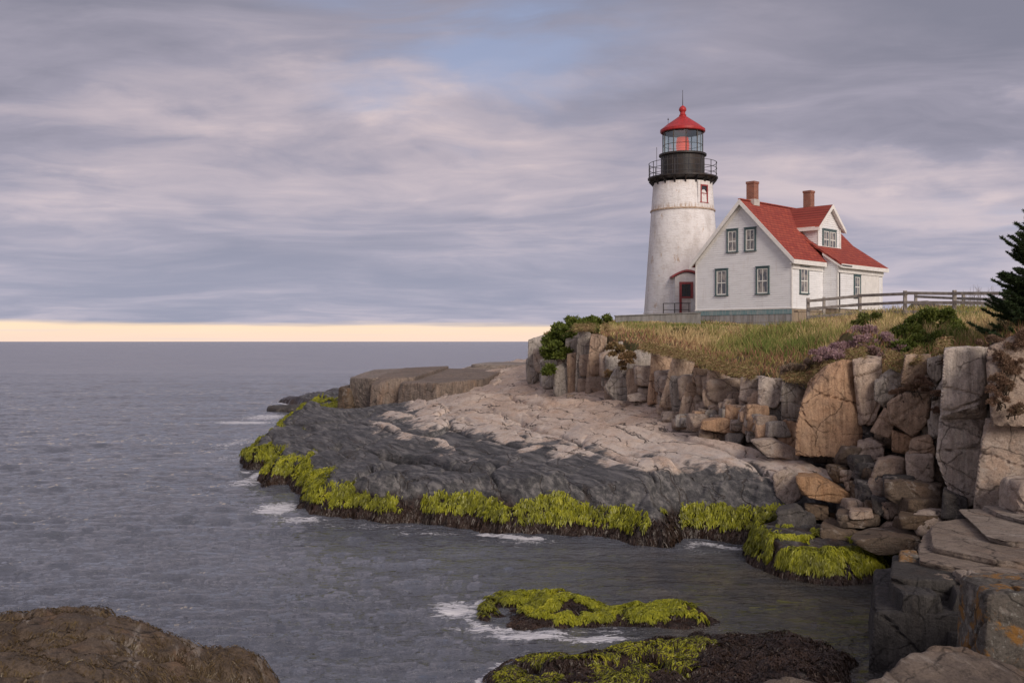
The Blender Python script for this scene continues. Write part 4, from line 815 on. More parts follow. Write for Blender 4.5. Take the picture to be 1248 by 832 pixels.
weed(H_lf, 60000, lambda x, y, z, nz, s: (z > -.05)*np.clip(sstep(.95, .8, nz)+(fbm(x*1.1, y*1.1, 0, 4, 280) > .12)*1.0+(y > 14.6)*(y < 19)*.9, 0, 1), 'rockweed', 'olive brown weed fringing the rock in the lower left corner', OLIVE, ln=(.03, .08), wd=(.005, .011), lift=.045)
# weed just breaking the surface of the pool
n_ = 9000
xs, ys = [], []
for (a, b_, sx, sy, q) in [(880, 742, .9, .28, .35), (960, 746, 1.1, .22, .4), (1010, 758, .8, .15, .15), (930, 735, .7, .15, .1)]:
    m = int(n_*q); x, y = atz(a, b_); xs.append(x+rng.normal(size=m)*sx*.55); ys.append(y+rng.normal(size=m)*sy*.8)
xs = np.concatenate(xs); ys = np.concatenate(ys); keep = fbm(xs*1.5, ys*4, 0, 3, 290) > .0; xs, ys = xs[keep], ys[keep]; m = len(xs)
P_ = np.stack([xs, ys, np.full(m, .0)+rng.uniform(-.05, .015, m)], 1); dr = rng.normal(size=(m, 3))*[1, .3, .0]+[.8, 0, 0]; dr /= np.linalg.norm(dr, axis=1)[:, None]
ribbons('floating_weed', P_, dr*.22, np.array([[0, .012, .003]])*np.ones((m, 1)), np.array([[.10, .10, .015]])*rng.uniform(.5, 1.3, m)[:, None], M['weed'], 'olive weed floating just under the surface of the pool')

# grass
def gmask(x, y, z, nz, s): return sstep(.3, .7, s)*(y < 80)*(x < 45)*(y > 20)*sstep(.22, .45, nz)*(28/np.maximum(y, 20))**1.6
n_ = 240000
P_, Nn = land.scatter(n_, gmask)
cl_ = vnoise(P_[:, 0]*.45, P_[:, 1]*.30, 0, 301)*.5+.5; cl2 = vnoise(P_[:, 0]*1.7, P_[:, 1]*1.2, 0, 302)*.5+.5
tall = np.clip(.2+.8*cl2, 0, 1)*np.where(P_[:, 1] > 55, .3, 1.0)
sdc, sg = seg_dist(P_[:, 0], P_[:, 1], CLIFF, False)
bare = sstep(.3, 2.2, sdc)*.75+.25
hgt = (.10+.52*tall*bare*np.where((P_[:, 1] > 44), .6, 1.0))*rng.uniform(.6, 1.25, n_)
dirn = rng.normal(size=(n_, 3))*[.32, .32, 0]+[.12, -.05, 1]
wv = rng.normal(size=(n_, 3))*[1, .5, 0]; wv /= np.linalg.norm(wv, axis=1)[:, None]
wv *= (.006+.00035*P_[:, 1:2])*rng.uniform(.7, 1.4, (n_, 1))
straw = np.array([.52, .40, .21]); red = np.array([.32, .18, .11]); grn = np.array([.15, .185, .05]); olv = np.array([.29, .27, .095])
q = (cl_*.6+cl2*.25+rng.random(n_)*.3)[:, None]
tint = np.where(q < .54, straw, np.where(q < .72, olv, grn))
tint = np.where((rng.random(n_) < .08)[:, None], red, tint)*rng.uniform(.7, 1.25, (n_, 1))
tint = tint*1.15; tint = np.where((sdc < 1.5)[:, None]*(rng.random((n_, 1)) < .5), red*1.15, tint)
ribbons('grass', P_-[0, 0, .03], dirn*hgt[:, None], wv, tint, M['grass'], 'long straw and green grass covering the headland', droop=rng.normal(size=(n_, 3))*[.25, .25, 0]*hgt[:, None], segs=2, tip=.15)

m = 26000; ed = [(700, 404), (738, 403), (760, 424), (795, 430), (846, 441), (880, 455), (905, 461), (955, 464), (985, 466), (1005, 450), (1060, 436), (1100, 450), (1135, 434), (1155, 428)]
ax_ = rng.uniform(700, 1155, m); keep = fbm(ax_*.03, ax_*0, 0, 3, 330) > -.12; ax_ = ax_[keep]; m = len(ax_)
tz = np.interp(ax_, [a for a, _ in ed], [b_ for _, b_ in ed]); cy_ = np.interp(ax_, CPX, CYS); back = rng.random(m)**1.3*1.2
X_ = (ax_-624)/F*(cy_+back-.05); Z_ = CH-(tz-416)/F*cy_+.03+.25*back+rng.normal(size=m)*.03; Y_ = cy_+back-.05
P_ = np.stack([X_, Y_, Z_], 1); dirn = rng.normal(size=(m, 3))*[.6, .4, .2]+[0, -.5, .65]; h_ = rng.uniform(.10, .30, (m, 1))*np.clip((Y_/36)**1.6, .4, 1)[:, None]; wv = rng.normal(size=(m, 3))*[1, .3, .3]; wv /= np.linalg.norm(wv, axis=1)[:, None]
tn = np.where(rng.random((m, 1)) < .45, straw, np.where(rng.random((m, 1)) < .5, olv, red))*rng.uniform(.6, 1.15, (m, 1))
ribbons('grass', P_, dirn*h_, wv*.011*rng.uniform(.7, 1.4, (m, 1)), tn, M['grass'], 'dry turf hanging over the top edge of the cliff blocks', droop=np.array([[0, -.3, -.75]])*h_, segs=3, tip=.15)

# leafy shrubs made of many leaf faces
def shrub(name, label, cat, lumps, nleaf, leaf, cols, stems=14, group=None, flat=.8, up=.3, twig=(.10, .07, .05)):
    """lumps: (x,y,z,r) clumps in world space"""
    L0 = np.array(lumps); base_ = L0; L2 = []
    for l_ in L0:
        for _ in range(6):
            o3 = rng.normal(size=3)*l_[3]*[.55, .55, .38]; L2.append((l_[0]+o3[0], l_[1]+o3[1], l_[2]+o3[2], l_[3]*rng.uniform(.32, .68)))
    L0 = np.array(L2); base = (L0[:, 0].mean(), L0[:, 1].mean(), (L0[:, 2]-L0[:, 3]*.6).min())
    rt = empty(name, base, 0, label, cat, group)
    wts = L0[:, 3]**2; k_ = rng.choice(len(L0), nleaf, p=wts/wts.sum())
    d = rng.normal(size=(nleaf, 3)); d /= np.linalg.norm(d, axis=1)[:, None]; d[:, 2] = np.where(d[:, 2] < -.3, -d[:, 2], d[:, 2])
    rr = L0[k_, 3][:, None]*(rng.random((nleaf, 1))**.4)*1.12*(1+.28*fbm(d[:, 0]*2.2+k_, d[:, 1]*2.2, d[:, 2]*2.2, 3, 5)[:, None])*rng.uniform(.86, 1.1, (nleaf, 1))
    P_ = L0[k_, :3]+d*rr*[1, 1, flat]
    cl_ = vnoise(P_[:, 0]*2.5, P_[:, 1]*2.5, P_[:, 2]*2.5, 77)*.5+.5
    hole = (vnoise(P_[:, 0]*4, P_[:, 1]*4, P_[:, 2]*4, 78) > -.55); P_, d, cl_ = P_[hole], d[hole], cl_[hole]; m = len(P_)
    dr = d*.7+rng.normal(size=(m, 3))*.6+[0, 0, up]; dr /= np.linalg.norm(dr, axis=1)[:, None]
    sd = np.cross(dr, rng.normal(size=(m, 3))); sd /= np.linalg.norm(sd, axis=1)[:, None]
    ll = leaf*rng.uniform(.6, 1.3, (m, 1)); cols = np.array(cols); t = np.clip(.55*cl_+.45*rng.random(m), 0, .999)*(len(cols)-1); i = t.astype(int); f = (t-i)[:, None]
    tint = (cols[i]*(1-f)+cols[i+1]*f)*rng.uniform(.8, 1.2, (m, 1))
    ribbons('foliage', P_-np.array(base), dr*ll, sd*ll*.32, tint, M['leaf'], None, parent=rt, segs=2, tip=.3)
    mb = MB()
    for s_ in range(stems):
        l = lumps[random.randrange(len(lumps))]; e = (l[0]-base[0]+random.gauss(0, .3)*l[3], l[1]-base[1]+random.gauss(0, .3)*l[3], l[2]-base[2]+random.uniform(.2, .7)*l[3]*flat)
        s0 = (e[0]*.6+random.gauss(0, .08), e[1]*.6, random.uniform(-.1, .1)+max(0, l[2]-l[3]-base[2]))
        mb.tube([s0, tuple((a+b_)/2+random.gauss(0, .05) for a, b_ in zip(s0, e)), e], [.018, .012, .005], 5)
    mb.build('branch', M['bark'], rt)
    return rt
M['bark'] = simple('bark', (.10, .075, .055), .9, .25, 9, c2=(.05, .04, .03))
LG = [(.04, .058, .014), (.085, .115, .022), (.14, .175, .034), (.21, .23, .05)]
def lump(px, py, Y, rpx): x, y, z = at(px, py, Y); return (x, y, z, rpx/F*Y)
shrub('shrub', 'large green shrub spilling over the seaward end of the cliff', 'shrub', [lump(674, 418, 47.5, 14), lump(688, 408, 47.5, 17), lump(705, 400, 47.5, 16), lump(722, 394, 48, 12), lump(672, 434, 46.5, 11), lump(668, 450, 46, 9), lump(682, 428, 46.5, 12), lump(700, 398, 50, 10), lump(738, 391, 51, 7)], 26000, .12, LG)
shrub('shrub', 'round bright green bush on the cliff top below the fence', 'shrub', [lump(1110, 412, 28.5, 20), lump(1135, 402, 29.5, 22), lump(1158, 402, 29.5, 20), lump(1125, 420, 28, 18), lump(1150, 416, 28.5, 17), lump(1104, 425, 27.5, 13), lump(1170, 410, 29, 13), lump(1088, 437, 27, 9)], 26000, .08, LG)
shrub('shrub', 'small green bush in the grass behind the lilac shrub', 'shrub', [lump(1063, 392, 36, 11), lump(1048, 396, 36, 8)], 2600, .08, [(.05, .06, .015), (.11, .13, .03), (.17, .18, .05)])
shrub('shrub', 'green bush in the grass between the house and the far cliff', 'shrub', [lump(838, 410, 43, 13), lump(855, 413, 42, 12), lump(825, 416, 42, 8)], 5200, .11, [(.04, .055, .015), (.08, .10, .025), (.13, .14, .04)])
LI = [(.17, .12, .09), (.29, .19, .18), (.44, .29, .33), (.26, .23, .12)]
shrub('heather_shrub', 'lilac flowering heather shrub above the huge orange boulder', 'heather', [lump(1050, 413, 28.5, 16), lump(1032, 420, 28, 15), lump(1068, 416, 28, 13), lump(1045, 428, 27.6, 15), lump(1012, 432, 27.8, 12), lump(1075, 430, 27.2, 13), lump(1088, 424, 27.6, 9), lump(1000, 440, 27.6, 9), lump(1024, 436, 27.2, 10)], 26000, .05, LI, stems=60, up=1.4)
shrub('heather_shrub', 'low dry lilac heather patch left of the flowering one', 'heather', [lump(985, 447, 28.6, 13), lump(968, 452, 28.8, 11), lump(1000, 440, 28.4, 10)], 8500, .05, [(.17, .12, .085), (.26, .19, .16), (.32, .25, .18), (.18, .17, .08)], stems=24, up=.9)
RB = [(.10, .06, .042), (.16, .10, .07), (.22, .14, .095), (.13, .11, .06)]
shrub('creeper', 'dry red brown creeper hanging over the brown buttress', 'creeper', [lump(1222, 440, 20.6, 11), lump(1218, 465, 20.4, 10), lump(1230, 425, 20.8, 14), lump(1214, 490, 20.3, 7), lump(1245, 415, 20.8, 14), lump(1235, 450, 20.5, 12), lump(1205, 418, 21.6, 8), lump(1228, 475, 20.3, 9), lump(1238, 500, 20.2, 8)], 34000, .028, RB, stems=50, flat=1.2)
shrub('creeper', 'dry brown creeper between the tan wedge and the grey pillar', 'creeper', [lump(1095, 480, 24.6, 9), lump(1112, 472, 24.4, 10), lump(1130, 464, 24.0, 10), lump(1141, 480, 23.4, 7), lump(1142, 500, 23.4, 6), lump(1150, 440, 24, 5)], 16000, .028, RB, stems=26, flat=.7)
shrub('creeper', 'low dry turf patch beside the fluted columns', 'creeper', [lump(765, 436, 39.0, 9), lump(752, 425, 40.5, 9), lump(745, 455, 41, 6), lump(758, 447, 39.5, 6)], 5200, .08, [(.20, .11, .06), (.26, .17, .09), (.16, .15, .05)], stems=8)
def tuft(a, b_, Y, r): return lump(a, b_, Y, r)

# spruce at the right edge
def spruce(x, y, z, H, Rb):
    rt = empty('spruce_tree', (x, y, z), 0, 'dark green spruce tree cut by the right edge of the picture', 'tree')
    mb = MB(); mb.tube([(0, 0, -.3), (.02, 0, H*.5), (0, .02, H)], [.13, .08, .015], 8); mb.build('trunk', M['bark'], rt)
    P_, D_ = [], []; bb = MB()
    h = .15
    while h < H-.08:
        f = 1-h/H; ln = Rb*(f**.85)*random.uniform(.85, 1.1)+.08
        for k_ in range(9):
            a = random.uniform(0, 2*math.pi); l = ln*random.uniform(.62, 1.18); rise = .22*l if f < .5 else -.05*l
            pts = []
            for t in np.linspace(0, 1, 6):
                pts.append(np.array([math.cos(a)*l*t, math.sin(a)*l*t, h+rise*t-.30*l*t*(1-t)*1.2+.12*l*t**3]))
            bb.tube(pts, [.022*f+.006, .018*f+.005, .014*f+.004, .01*f+.003, .006, .003], 5)
            for t in np.arange(.12, 1.0, .035/max(l, .3)*1.2):
                i = min(int(t*5), 4); g = t*5-i; c = pts[i]*(1-g)+pts[i+1]*g; ax = pts[i+1]-pts[i]; ax /= np.linalg.norm(ax)
                for sgn in (-1, 1):
                    tl = (.34*l*(1-t)+.07)*random.uniform(.6, 1.2); sd = np.cross(ax, [0, 0, 1])*sgn
                    td = ax*.7+sd*.8+np.array([0, 0, random.uniform(-.15, .1)]); td /= np.linalg.norm(td)
                    for q_ in np.arange(0, 1, .16 if tl > .15 else .3):
                        cc = c+td*tl*q_
                        for m_ in range(5):
                            nd = td*.8+np.array([random.gauss(0, .5), random.gauss(0, .5), random.gauss(.15, .4)])
                            P_.append(cc); D_.append(nd/np.linalg.norm(nd)*random.uniform(.05, .085))
        h += .085+.05*f
    bb.build('branch', M['bark'], rt)
    P_ = np.array(P_); D_ = np.array(D_); m = len(P_); W_ = np.cross(D_, rng.normal(size=(m, 3))); W_ /= np.linalg.norm(W_, axis=1)[:, None]
    tint = np.array([[.036, .058, .022]])*rng.uniform(.5, 1.7, (m, 1))+np.where(rng.random((m, 1)) < .12, .012, 0)
    ribbons('crown', P_, D_, W_*.009, tint, M['leaf'], None, parent=rt, segs=1, tip=.4)
sx_, sy_, _ = at(1280, 400, 25); spruce(sx_, sy_, 4.9, 3.9, 1.75)
# bare twiggy shrub behind the far fence
rt = empty('bare_shrub', at(1195, 392, 47), 0, 'leafless grey twiggy shrub rising behind the fence', 'shrub'); mb = MB()
for i in range(70):
    x = random.gauss(0, .62); y = random.gauss(0, .3); h = random.uniform(.7, 1.75)*math.exp(-x*x*.25); l = random.gauss(0, .15)
    mb.tube([(x, y, 0), (x+l*.4, y, h*.5), (x+l, y, h)], [.012, .009, .004], 4)
    for j in range(3):
        t = random.uniform(.4, .9); e = random.gauss(0, .18); mb.tube([(x+l*t, y, h*t), (x+l*t+e, y, h*t+abs(e)+.1)], [.006, .003], 3)
mb.build('branch', simple('twig', (.22, .19, .17), .9), rt)

# ------------------------------------------------------------------ lighthouse
def whitewash():
    m, n, b = newmat('whitewashed_masonry'); P = n.new('ShaderNodeTexCoord').outputs['Object']
    sp_ = n.new('ShaderNodeSeparateXYZ', {0: P}); an = n.math('ARCTAN2', sp_.outputs[1], sp_.outputs[0])
    uv = n.new('ShaderNodeCombineXYZ', {0: n.math('MULTIPLY', an, 2.4), 1: sp_.outputs[2], 2: 0.0}).outputs[0]
    br = n.new('ShaderNodeTexBrick', {'Vector': uv, 'Color1': (1, 1, 1, 1), 'Color2': (.6, .6, .6, 1), 'Mortar': (0, 0, 0, 1), 'Scale': 1.0, 'Mortar Size': .018, 'Brick Width': .62, 'Row Height': .21, 'Mortar Smooth': .6}, offset=.5)
    ns = n.noise(n.scaled(P, (1, 1, .5)), 1.4, 7, .68, .3)
    c = n.mix(n.ramp(ns, .4, .7), (.83, .825, .83), (.66, .64, .63))
    c = n.mix(n.math('MULTIPLY', n.ramp(n.noise(n.scaled(uv, (1, 6, 1)), 1.4, 6, .7), .5, .66), .35), c, (.42, .37, .33))
    ru = n.noise(n.scaled(P, (1, 1, .45), loc=(3, 1, 5)), 1.9, 7, .75, .4)
    c = n.mix(n.math('MULTIPLY', n.ramp(ru, .58, .68), .7), c, (.42, .25, .12))
    # rust running down from the belt course and the gallery
    z = sp_.outputs[2]
    st = n.noise(n.scaled(uv, (3.2, .35, 1)), 2.0, 5, .7)
    near = n.math('MAXIMUM', n.math('MULTIPLY', n.ramp(z, 7.15, 7.28), n.ramp(z, 7.72, 7.32)), n.math('MULTIPLY', n.ramp(z, 8.5, 9.25), .45))
    c = n.mix(n.math('MULTIPLY', n.math('MULTIPLY', near, n.ramp(st, .42, .6)), .75), c, (.36, .22, .11))
    sc_ = n.noise(P, 9, 6, .75)
    c = n.mix(n.math('MULTIPLY', n.ramp(sc_, .62, .70), .55), c, (.22, .2, .18))
    nb = bump(n, br.outputs['Fac'], -.9, .035); nb = bump(n, n.noise(n.scaled(uv, (1, 3, 1)), 5, 7, .7), .9, .06, nb)
    setin(n, b, color=c, rough=.85, normal=nb, spec=.2); return m
M['tower'] = whitewash()
M['black'] = simple('black_iron', (.022, .022, .025), .45, .2, 3, c2=(.045, .035, .03), stretch=(1, 1, .3))
M['redroof'] = simple('red_painted_iron', (.42, .032, .035), .42, .12, 5, c2=(.30, .03, .03))
M['redtrim'] = simple('faded_red_paint', (.33, .07, .075), .6, .15, 6, c2=(.24, .06, .06))
M['ltrail'] = simple('dark_rail', (.06, .06, .068), .5, .1, 8)
M['darkpane'] = simple('dark_pane', (.03, .035, .04), .08, .2, 2, spec=.8, bmp=0)
M['greypane'] = simple('grey_pane', (.20, .19, .20), .15, .2, 2, spec=.8, bmp=0)
m_, n_2, b_2 = newmat('lantern_glass'); setin(n_2, b_2, color=(.85, .92, .90), rough=.02, trans=1.0, spec=.5); b_2.inputs['IOR'].default_value = 1.02
gl = n_2.new('ShaderNodeBsdfGlossy', {'Color': (.8, .9, .88, 1), 'Roughness': .05}); tr = n_2.new('ShaderNodeBsdfTransparent', {'Color': (.86, .93, .91, 1)})
mx = n_2.new('ShaderNodeMixShader', {0: .22, 1: tr.outputs[0], 2: gl.outputs[0]}); n_2.l.new(mx.outputs[0], [x for x in n_2.n if x.type == 'OUTPUT_MATERIAL'][0].inputs[0])
M['lglass'] = m_
LX, LY, LZ = 12.0, 72.0, 6.9
lh = empty('lighthouse', (LX, LY, LZ), 0, 'white tapering lighthouse with black lantern base and red roof', 'lighthouse')
def rz_(z): return 2.71-(z/9.3)*(2.71-2.05)
prof = [(2.74, -.6), (2.74, .12), (2.69, .14)]+[(rz_(z), z) for z in np.arange(.3, 7.2, .3)]+[(rz_(7.2), 7.2)]
prof += [(rz_(z), z) for z in np.arange(7.35, 9.31, .2)]
mb = MB().lathe(prof, 72); mb.build('tower_wall', M['tower'], lh)
MB().lathe([(rz_(7.2)-.02, 7.16), (rz_(7.2)+.07, 7.18), (rz_(7.2)+.07, 7.27), (rz_(7.3)-.02, 7.30)], 72).build('belt_course', simple('rusty_course', (.52, .45, .38), .8, .1, 5, c2=(.33, .2, .11)), lh)
GZ = 9.3
MB().lathe([(1.9, GZ), (2.15, GZ+.02), (2.42, GZ+.16), (2.44, GZ+.18), (2.44, GZ+.27), (1.5, GZ+.28)], 64).build('gallery_deck', M['black'], lh)
for k_ in range(18):
    a = 2*math.pi*(k_+.3)/18; ca, sa = math.cos(a), math.sin(a)
    mb = MB(); mb.beam((1.98*ca, 1.98*sa, GZ-.32), (2.34*ca, 2.34*sa, GZ+.08), .09, .12); mb.beam((2.0*ca, 2.0*sa, GZ-.45), (2.02*ca, 2.02*sa, GZ), .08, .08); mb.build('bracket', M['black'], lh)
for k_ in range(16):
    a = 2*math.pi*k_/16; ca, sa = math.cos(a), math.sin(a)
    MB().tube([(2.36*ca, 2.36*sa, GZ+.25), (2.36*ca, 2.36*sa, GZ+1.3)], .028, 6).build('gallery_post', M['ltrail'], lh)
mb = MB()
for hh in (.5, .88, 1.28):
    mb.tube([(2.36*math.cos(2*math.pi*t/64), 2.36*math.sin(2*math.pi*t/64), GZ+hh) for t in range(65)], .02, 6, False)
mb.build('gallery_rail', M['ltrail'], lh)
MB().tube([(-2.0, -1.25, GZ+.25), (-2.0, -1.25, GZ+2.2)], .018, 5).build('antenna', M['ltrail'], lh)
MB().lathe([(1.5, GZ+.26), (1.5, GZ+1.75), (1.66, GZ+1.80), (1.66, GZ+1.92), (1.45, GZ+1.93)], 32, smooth=True).build('watch_room', M['black'], lh)
mb = MB()
for k_ in range(24):
    a = 2*math.pi*(k_+.5)/24; mb.beam((1.505*math.cos(a), 1.505*math.sin(a), GZ+.3), (1.505*math.cos(a), 1.505*math.sin(a), GZ+1.74), .03, .03)
mb.build('seam', M['black'], lh)
NS = 10; z0, z1 = GZ+1.93, GZ+3.5; RL = 1.40
for k_ in range(NS):
    a0, a1 = 2*math.pi*(k_+.5)/NS, 2*math.pi*(k_+1.5)/NS
    p0 = (RL*math.cos(a0), RL*math.sin(a0)); p1 = (RL*math.cos(a1), RL*math.sin(a1))
    MB().add([(p0[0]*.98, p0[1]*.98, z0), (p1[0]*.98, p1[1]*.98, z0), (p1[0]*.98, p1[1]*.98, z1), (p0[0]*.98, p0[1]*.98, z1)], [(0, 1, 2, 3)]).build('lantern_pane', M['lglass'], lh)
    mb = MB(); mb.beam((*p0, z0), (*p0, z1), .06, .06); mb.beam((*p0, z0+.62), (*p1, z0+.62), .025, .03); mb.build('lantern_mullion', M['black'], lh)
MB().lathe([(1.36, z1-.03), (1.52, z1-.05), (1.57, z1+.0), (1.57, z1+.16), (1.50, z1+.20), (1.1, z1+.52), (.6, z1+.86), (.24, z1+1.12), (.22, z1+1.2)], 40).build('lantern_roof', M['redroof'], lh)
MB().lathe([(1.34, z1-.12), (1.36, z1-.02)], 32).build('lantern_ceiling', M['black'], lh)
MB().lathe([(.2, z1+1.15), (.27, z1+1.18), (.2, z1+1.24), (.17, z1+1.4), (.25, z1+1.5), (.27, z1+1.6), (.2, z1+1.75), (.08, z1+1.84), (.02, z1+1.88)], 20).build('vent_ball', M['redroof'], lh)
mb = MB(); mb.tube([(0, 0, z1+1.8), (0, 0, z1+2.95)], [.03, .012], 6); mb.tube([(0, -.06, z1+2.9), (0, .06, z1+2.9)], .02, 5); mb.build('lightning_rod', M['black'], lh)
mb = MB(); mb.tube([(-1.05, -.2, z1+.5), (-1.05, -.2, z1+.95)], .014, 5); mb.lathe([(.02, z1+.8), (.06, z1+.85), (.02, z1+.9)], 8, (-1.05, -.2)); mb.build('wind_sensor', M['black'], lh)
m_, n_2, b_2 = newmat('red_lens'); setin(n_2, b_2, color=(.75, .09, .045), rough=.15, spec=.8); b_2.inputs['Emission Color'].default_value = (.9, .1, .04, 1); b_2.inputs['Emission Strength'].default_value = .22
lp = []
for i in range(15): lp.append((.44+.05*(i % 2)-.004*abs(i-7)**1.5, z0+.0+i*.085))
MB().lathe(lp, 24).build('lens', m_, lh)
MB().lathe([(.2, z0-.05), (.5, z0-.02), (.5, z0+.02)], 20).build('lens_pedestal', M['black'], lh)
# upper window, turned to the right
def tower_window(ang, zc):
    rt_ = rz_(zc); fx = MB(); w2, h2 = .34, .60
    def loc(u, v, d):          # u sideways, v up, d outwards
        a = ang; nx, ny = math.sin(a), -math.cos(a); tx, ty = math.cos(a), math.sin(a)
        return ((rt_+d)*nx+u*tx, (rt_+d)*ny+u*ty, zc+v)
    def bx(mb, u0, u1, v0, v1, d0, d1):
        v = [loc(u, vv, d) for vv in (v0, v1) for d in (d0, d1) for u in (u0, u1)]
        mb.add(v, [(0, 1, 3, 2), (4, 6, 7, 5), (0, 4, 5, 1), (2, 3, 7, 6), (0, 2, 6, 4), (1, 5, 7, 3)])
    for u0, u1, v0, v1 in [(-w2, -w2+.09, -h2, h2), (w2-.09, w2, -h2, h2), (-w2+.09, w2-.09, h2-.1, h2), (-w2-.05, w2+.05, -h2-.06, -h2)]: bx(fx, u0, u1, v0, v1, -.16, .06)
    f_ = fx.build('window', M['redtrim'], lh)
    p_ = MB(); bx(p_, -w2+.08, w2-.08, -h2, h2-.09, -.15, -.02); p_.build('pane', M['darkpane'], f_)
    s_ = MB(); bx(s_, -w2+.085, w2-.085, -.03, .03, -.03, .015); bx(s_, -.02, .02, -h2+.01, -.031, -.03, .01); s_.build('sash', simple('sash_red', (.35, .09, .09), .5), f_)
    q_ = MB()
    for u0, u1, v0, v1 in [(-w2-.22, -w2-.002, -h2-.1, h2+.22), (w2+.002, w2+.12, -h2-.1, h2+.22), (-w2-.0, w2, h2+.003, h2+.22)]: bx(q_, u0, u1, v0, v1, -.3, .025)
    q_.build('window_surround', M['tower'], lh)
tower_window(R(33), 8.25)
# vestibule with arched red hood
vb = MB(); vb.box(-1.05, .6, -3.2, -1.6, -.5, 2.35); vb.build('porch_wall', M['tower'], lh)
arc = [(-1.25+2.05*t, 2.36+.42*math.sin(math.pi*t)) for t in np.linspace(0, 1, 13)]
MB().prism([(-1.05, 2.352)]+[(x, z-.05) for x, z in arc[1:-1]]+[(.6, 2.352)], 1, -3.19, -1.7).build('porch_gable', M['tower'], lh)
MB().prism(arc+[(x, z+.14) for x, z in arc[::-1]], 1, -3.36, -1.9).build('porch_hood', M['redtrim'], lh)
db = MB()
for u0, u1, v0, v1 in [(-.76, -.60, 1.0, 2.10), (0, .16, 1.0, 2.10), (-.60, 0, 1.95, 2.10), (-.60, 0, 1.0, 1.12)]: db.box(u0, u1, -3.27, -3.19, v0, v1)
wf = db.build('porch_window', M['redtrim'], lh)
MB().box(-.6, 0, -3.23, -3.195, 1.12, 1.95).build('pane', M['darkpane'], wf)
MB().box(-.32, -.28, -3.245, -3.232, 1.12, 1.95).box(-.6, -.321, -3.245, -3.232, 1.5, 1.54).box(-.279, 0, -3.245, -3.232, 1.5, 1.54).build('muntin', M['black'], wf)
MB().box(-.76, -.60, -3.26, -3.19, -.4, .997).build('door_jamb', M['redtrim'], lh)
MB().box(-.598, 0, -3.22, -3.195, -.4, .997).build('door_panel', simple('whitewashed_door', (.66, .60, .56), .7, .1, 4), lh)
# iron handrail by the lighthouse door
hr = empty('handrail', (LX-1.2, LY-4.0, LZ-.1), 0, 'thin dark iron handrail left of the lighthouse door', 'railing')
for x in (-.75, .0, .95): MB().tube([(x, 0, -.6), (x, 0, .74)], .03, 6).build('post', M['black'], hr)
MB().tube([(-.78, 0, .72), (1.05, 0, .74)], .028, 6).build('rail', M['black'], hr); MB().tube([(-.75, 0, .3), (.95, 0, .3)], .02, 6).build('rail', M['black'], hr)

# ------------------------------------------------------------------ keeper's house
def clap(name, c1, c2):
    m, n, b = newmat(name); P = n.new('ShaderNodeTexCoord').outputs['Object']
    ns = n.noise(n.scaled(P, (1, 1, 6)), 1.2, 7, .7, .2)
    c = n.mix(n.ramp(ns, .42, .68), c1, c2)
    c = n.mix(n.math('MULTIPLY', n.ramp(n.noise(n.scaled(P, (2, 2, 9)), 3.0, 6, .7), .58, .72), .5), c, (.45, .43, .42))
    c = n.mix(n.math('MULTIPLY', n.ramp(n.noise(n.scaled(P, (4, 4, .4)), 1.5, 5, .6), .55, .7), .16), c, (.45, .36, .27))
    setin(n, b, color=c, rough=.6, spec=.25, normal=bump(n, n.noise(n.scaled(P, (2, 2, 14)), 5, 5, .6), .2, .01)); return m
M['clap'] = clap('white_clapboard', (.79, .80, .82), (.70, .705, .72))
M['trim'] = simple('white_trim', (.80, .785, .76), .5, .07, 3)
M['teal'] = simple('teal_paint', (.085, .135, .145), .5, .15, 5)
M['tealband'] = simple('teal_band', (.14, .25, .27), .7, .2, 2.5, c2=(.30, .34, .34), stretch=(3, 3, .5))
M['sash'] = simple('sash_white', (.74, .74, .70), .5, .05, 5)
def pane_mat():
    m, n, b = newmat('house_pane'); P = n.new('ShaderNodeTexCoord').outputs['Object']
    s = n.noise(n.scaled(P, (1.5, 1.5, .8)), 2.6, 3, .6, .4)
    c = n.mix(n.ramp(s, .42, .6), (.075, .08, .09), (.30, .27, .24)); setin(n, b, color=c, rough=.06, spec=.9); return m
M['pane'] = pane_mat()
def shingle():
    m, n, b = newmat('red_shingles'); P = n.new('ShaderNodeTexCoord').outputs['Object']
    s = n.new('ShaderNodeSeparateXYZ', {0: P}); 
    uv = n.new('ShaderNodeCombineXYZ', {0: n.math('ADD', s.outputs[1], n.math('MULTIPLY', s.outputs[0], .0)), 1: s.outputs[2], 2: 0.0}).outputs[0]
    br = n.new('ShaderNodeTexBrick', {'Vector': uv, 'Color1': (.37, .082, .055, 1), 'Color2': (.25, .048, .042, 1), 'Mortar': (.13, .025, .022, 1), 'Scale': 1.0, 'Mortar Size': .022, 'Brick Width': .42, 'Row Height': .17, 'Mortar Smooth': .3, 'Bias': -.1}, offset=.5)
    c = n.mix(n.math('MULTIPLY', n.ramp(n.noise(P, 1.1, 6, .65), .4, .7), .5), br.outputs['Color'], (.26, .07, .055))
    c = n.mix(n.math('MULTIPLY', n.ramp(n.noise(P, 22, 5, .75), .5, .7), .35), c, (.46, .12, .08))
    setin(n, b, color=c, rough=.85, spec=.2, normal=bump(n, br.outputs['Fac'], -.6, .02)); return m
M['shingle'] = shingle()
def concrete(name, c1, c2, c3):
    m, n, b = newmat(name); P = n.new('ShaderNodeTexCoord').outputs['Object']
    c = n.mix(n.ramp(n.noise(n.scaled(P, (3, 3, .4)), 1.5, 6, .65), .38, .66), c1, c2)
    c = n.mix(n.math('MULTIPLY', n.ramp(n.noise(P, 3.5, 7, .7), .52, .7), .6), c, c3)
    setin(n, b, color=c, rough=.9, spec=.15, normal=bump(n, n.noise(P, 14, 6, .7), .4, .02)); return m
M['found'] = concrete('foundation_grey', (.36, .35, .345), (.22, .21, .205), (.30, .25, .20))
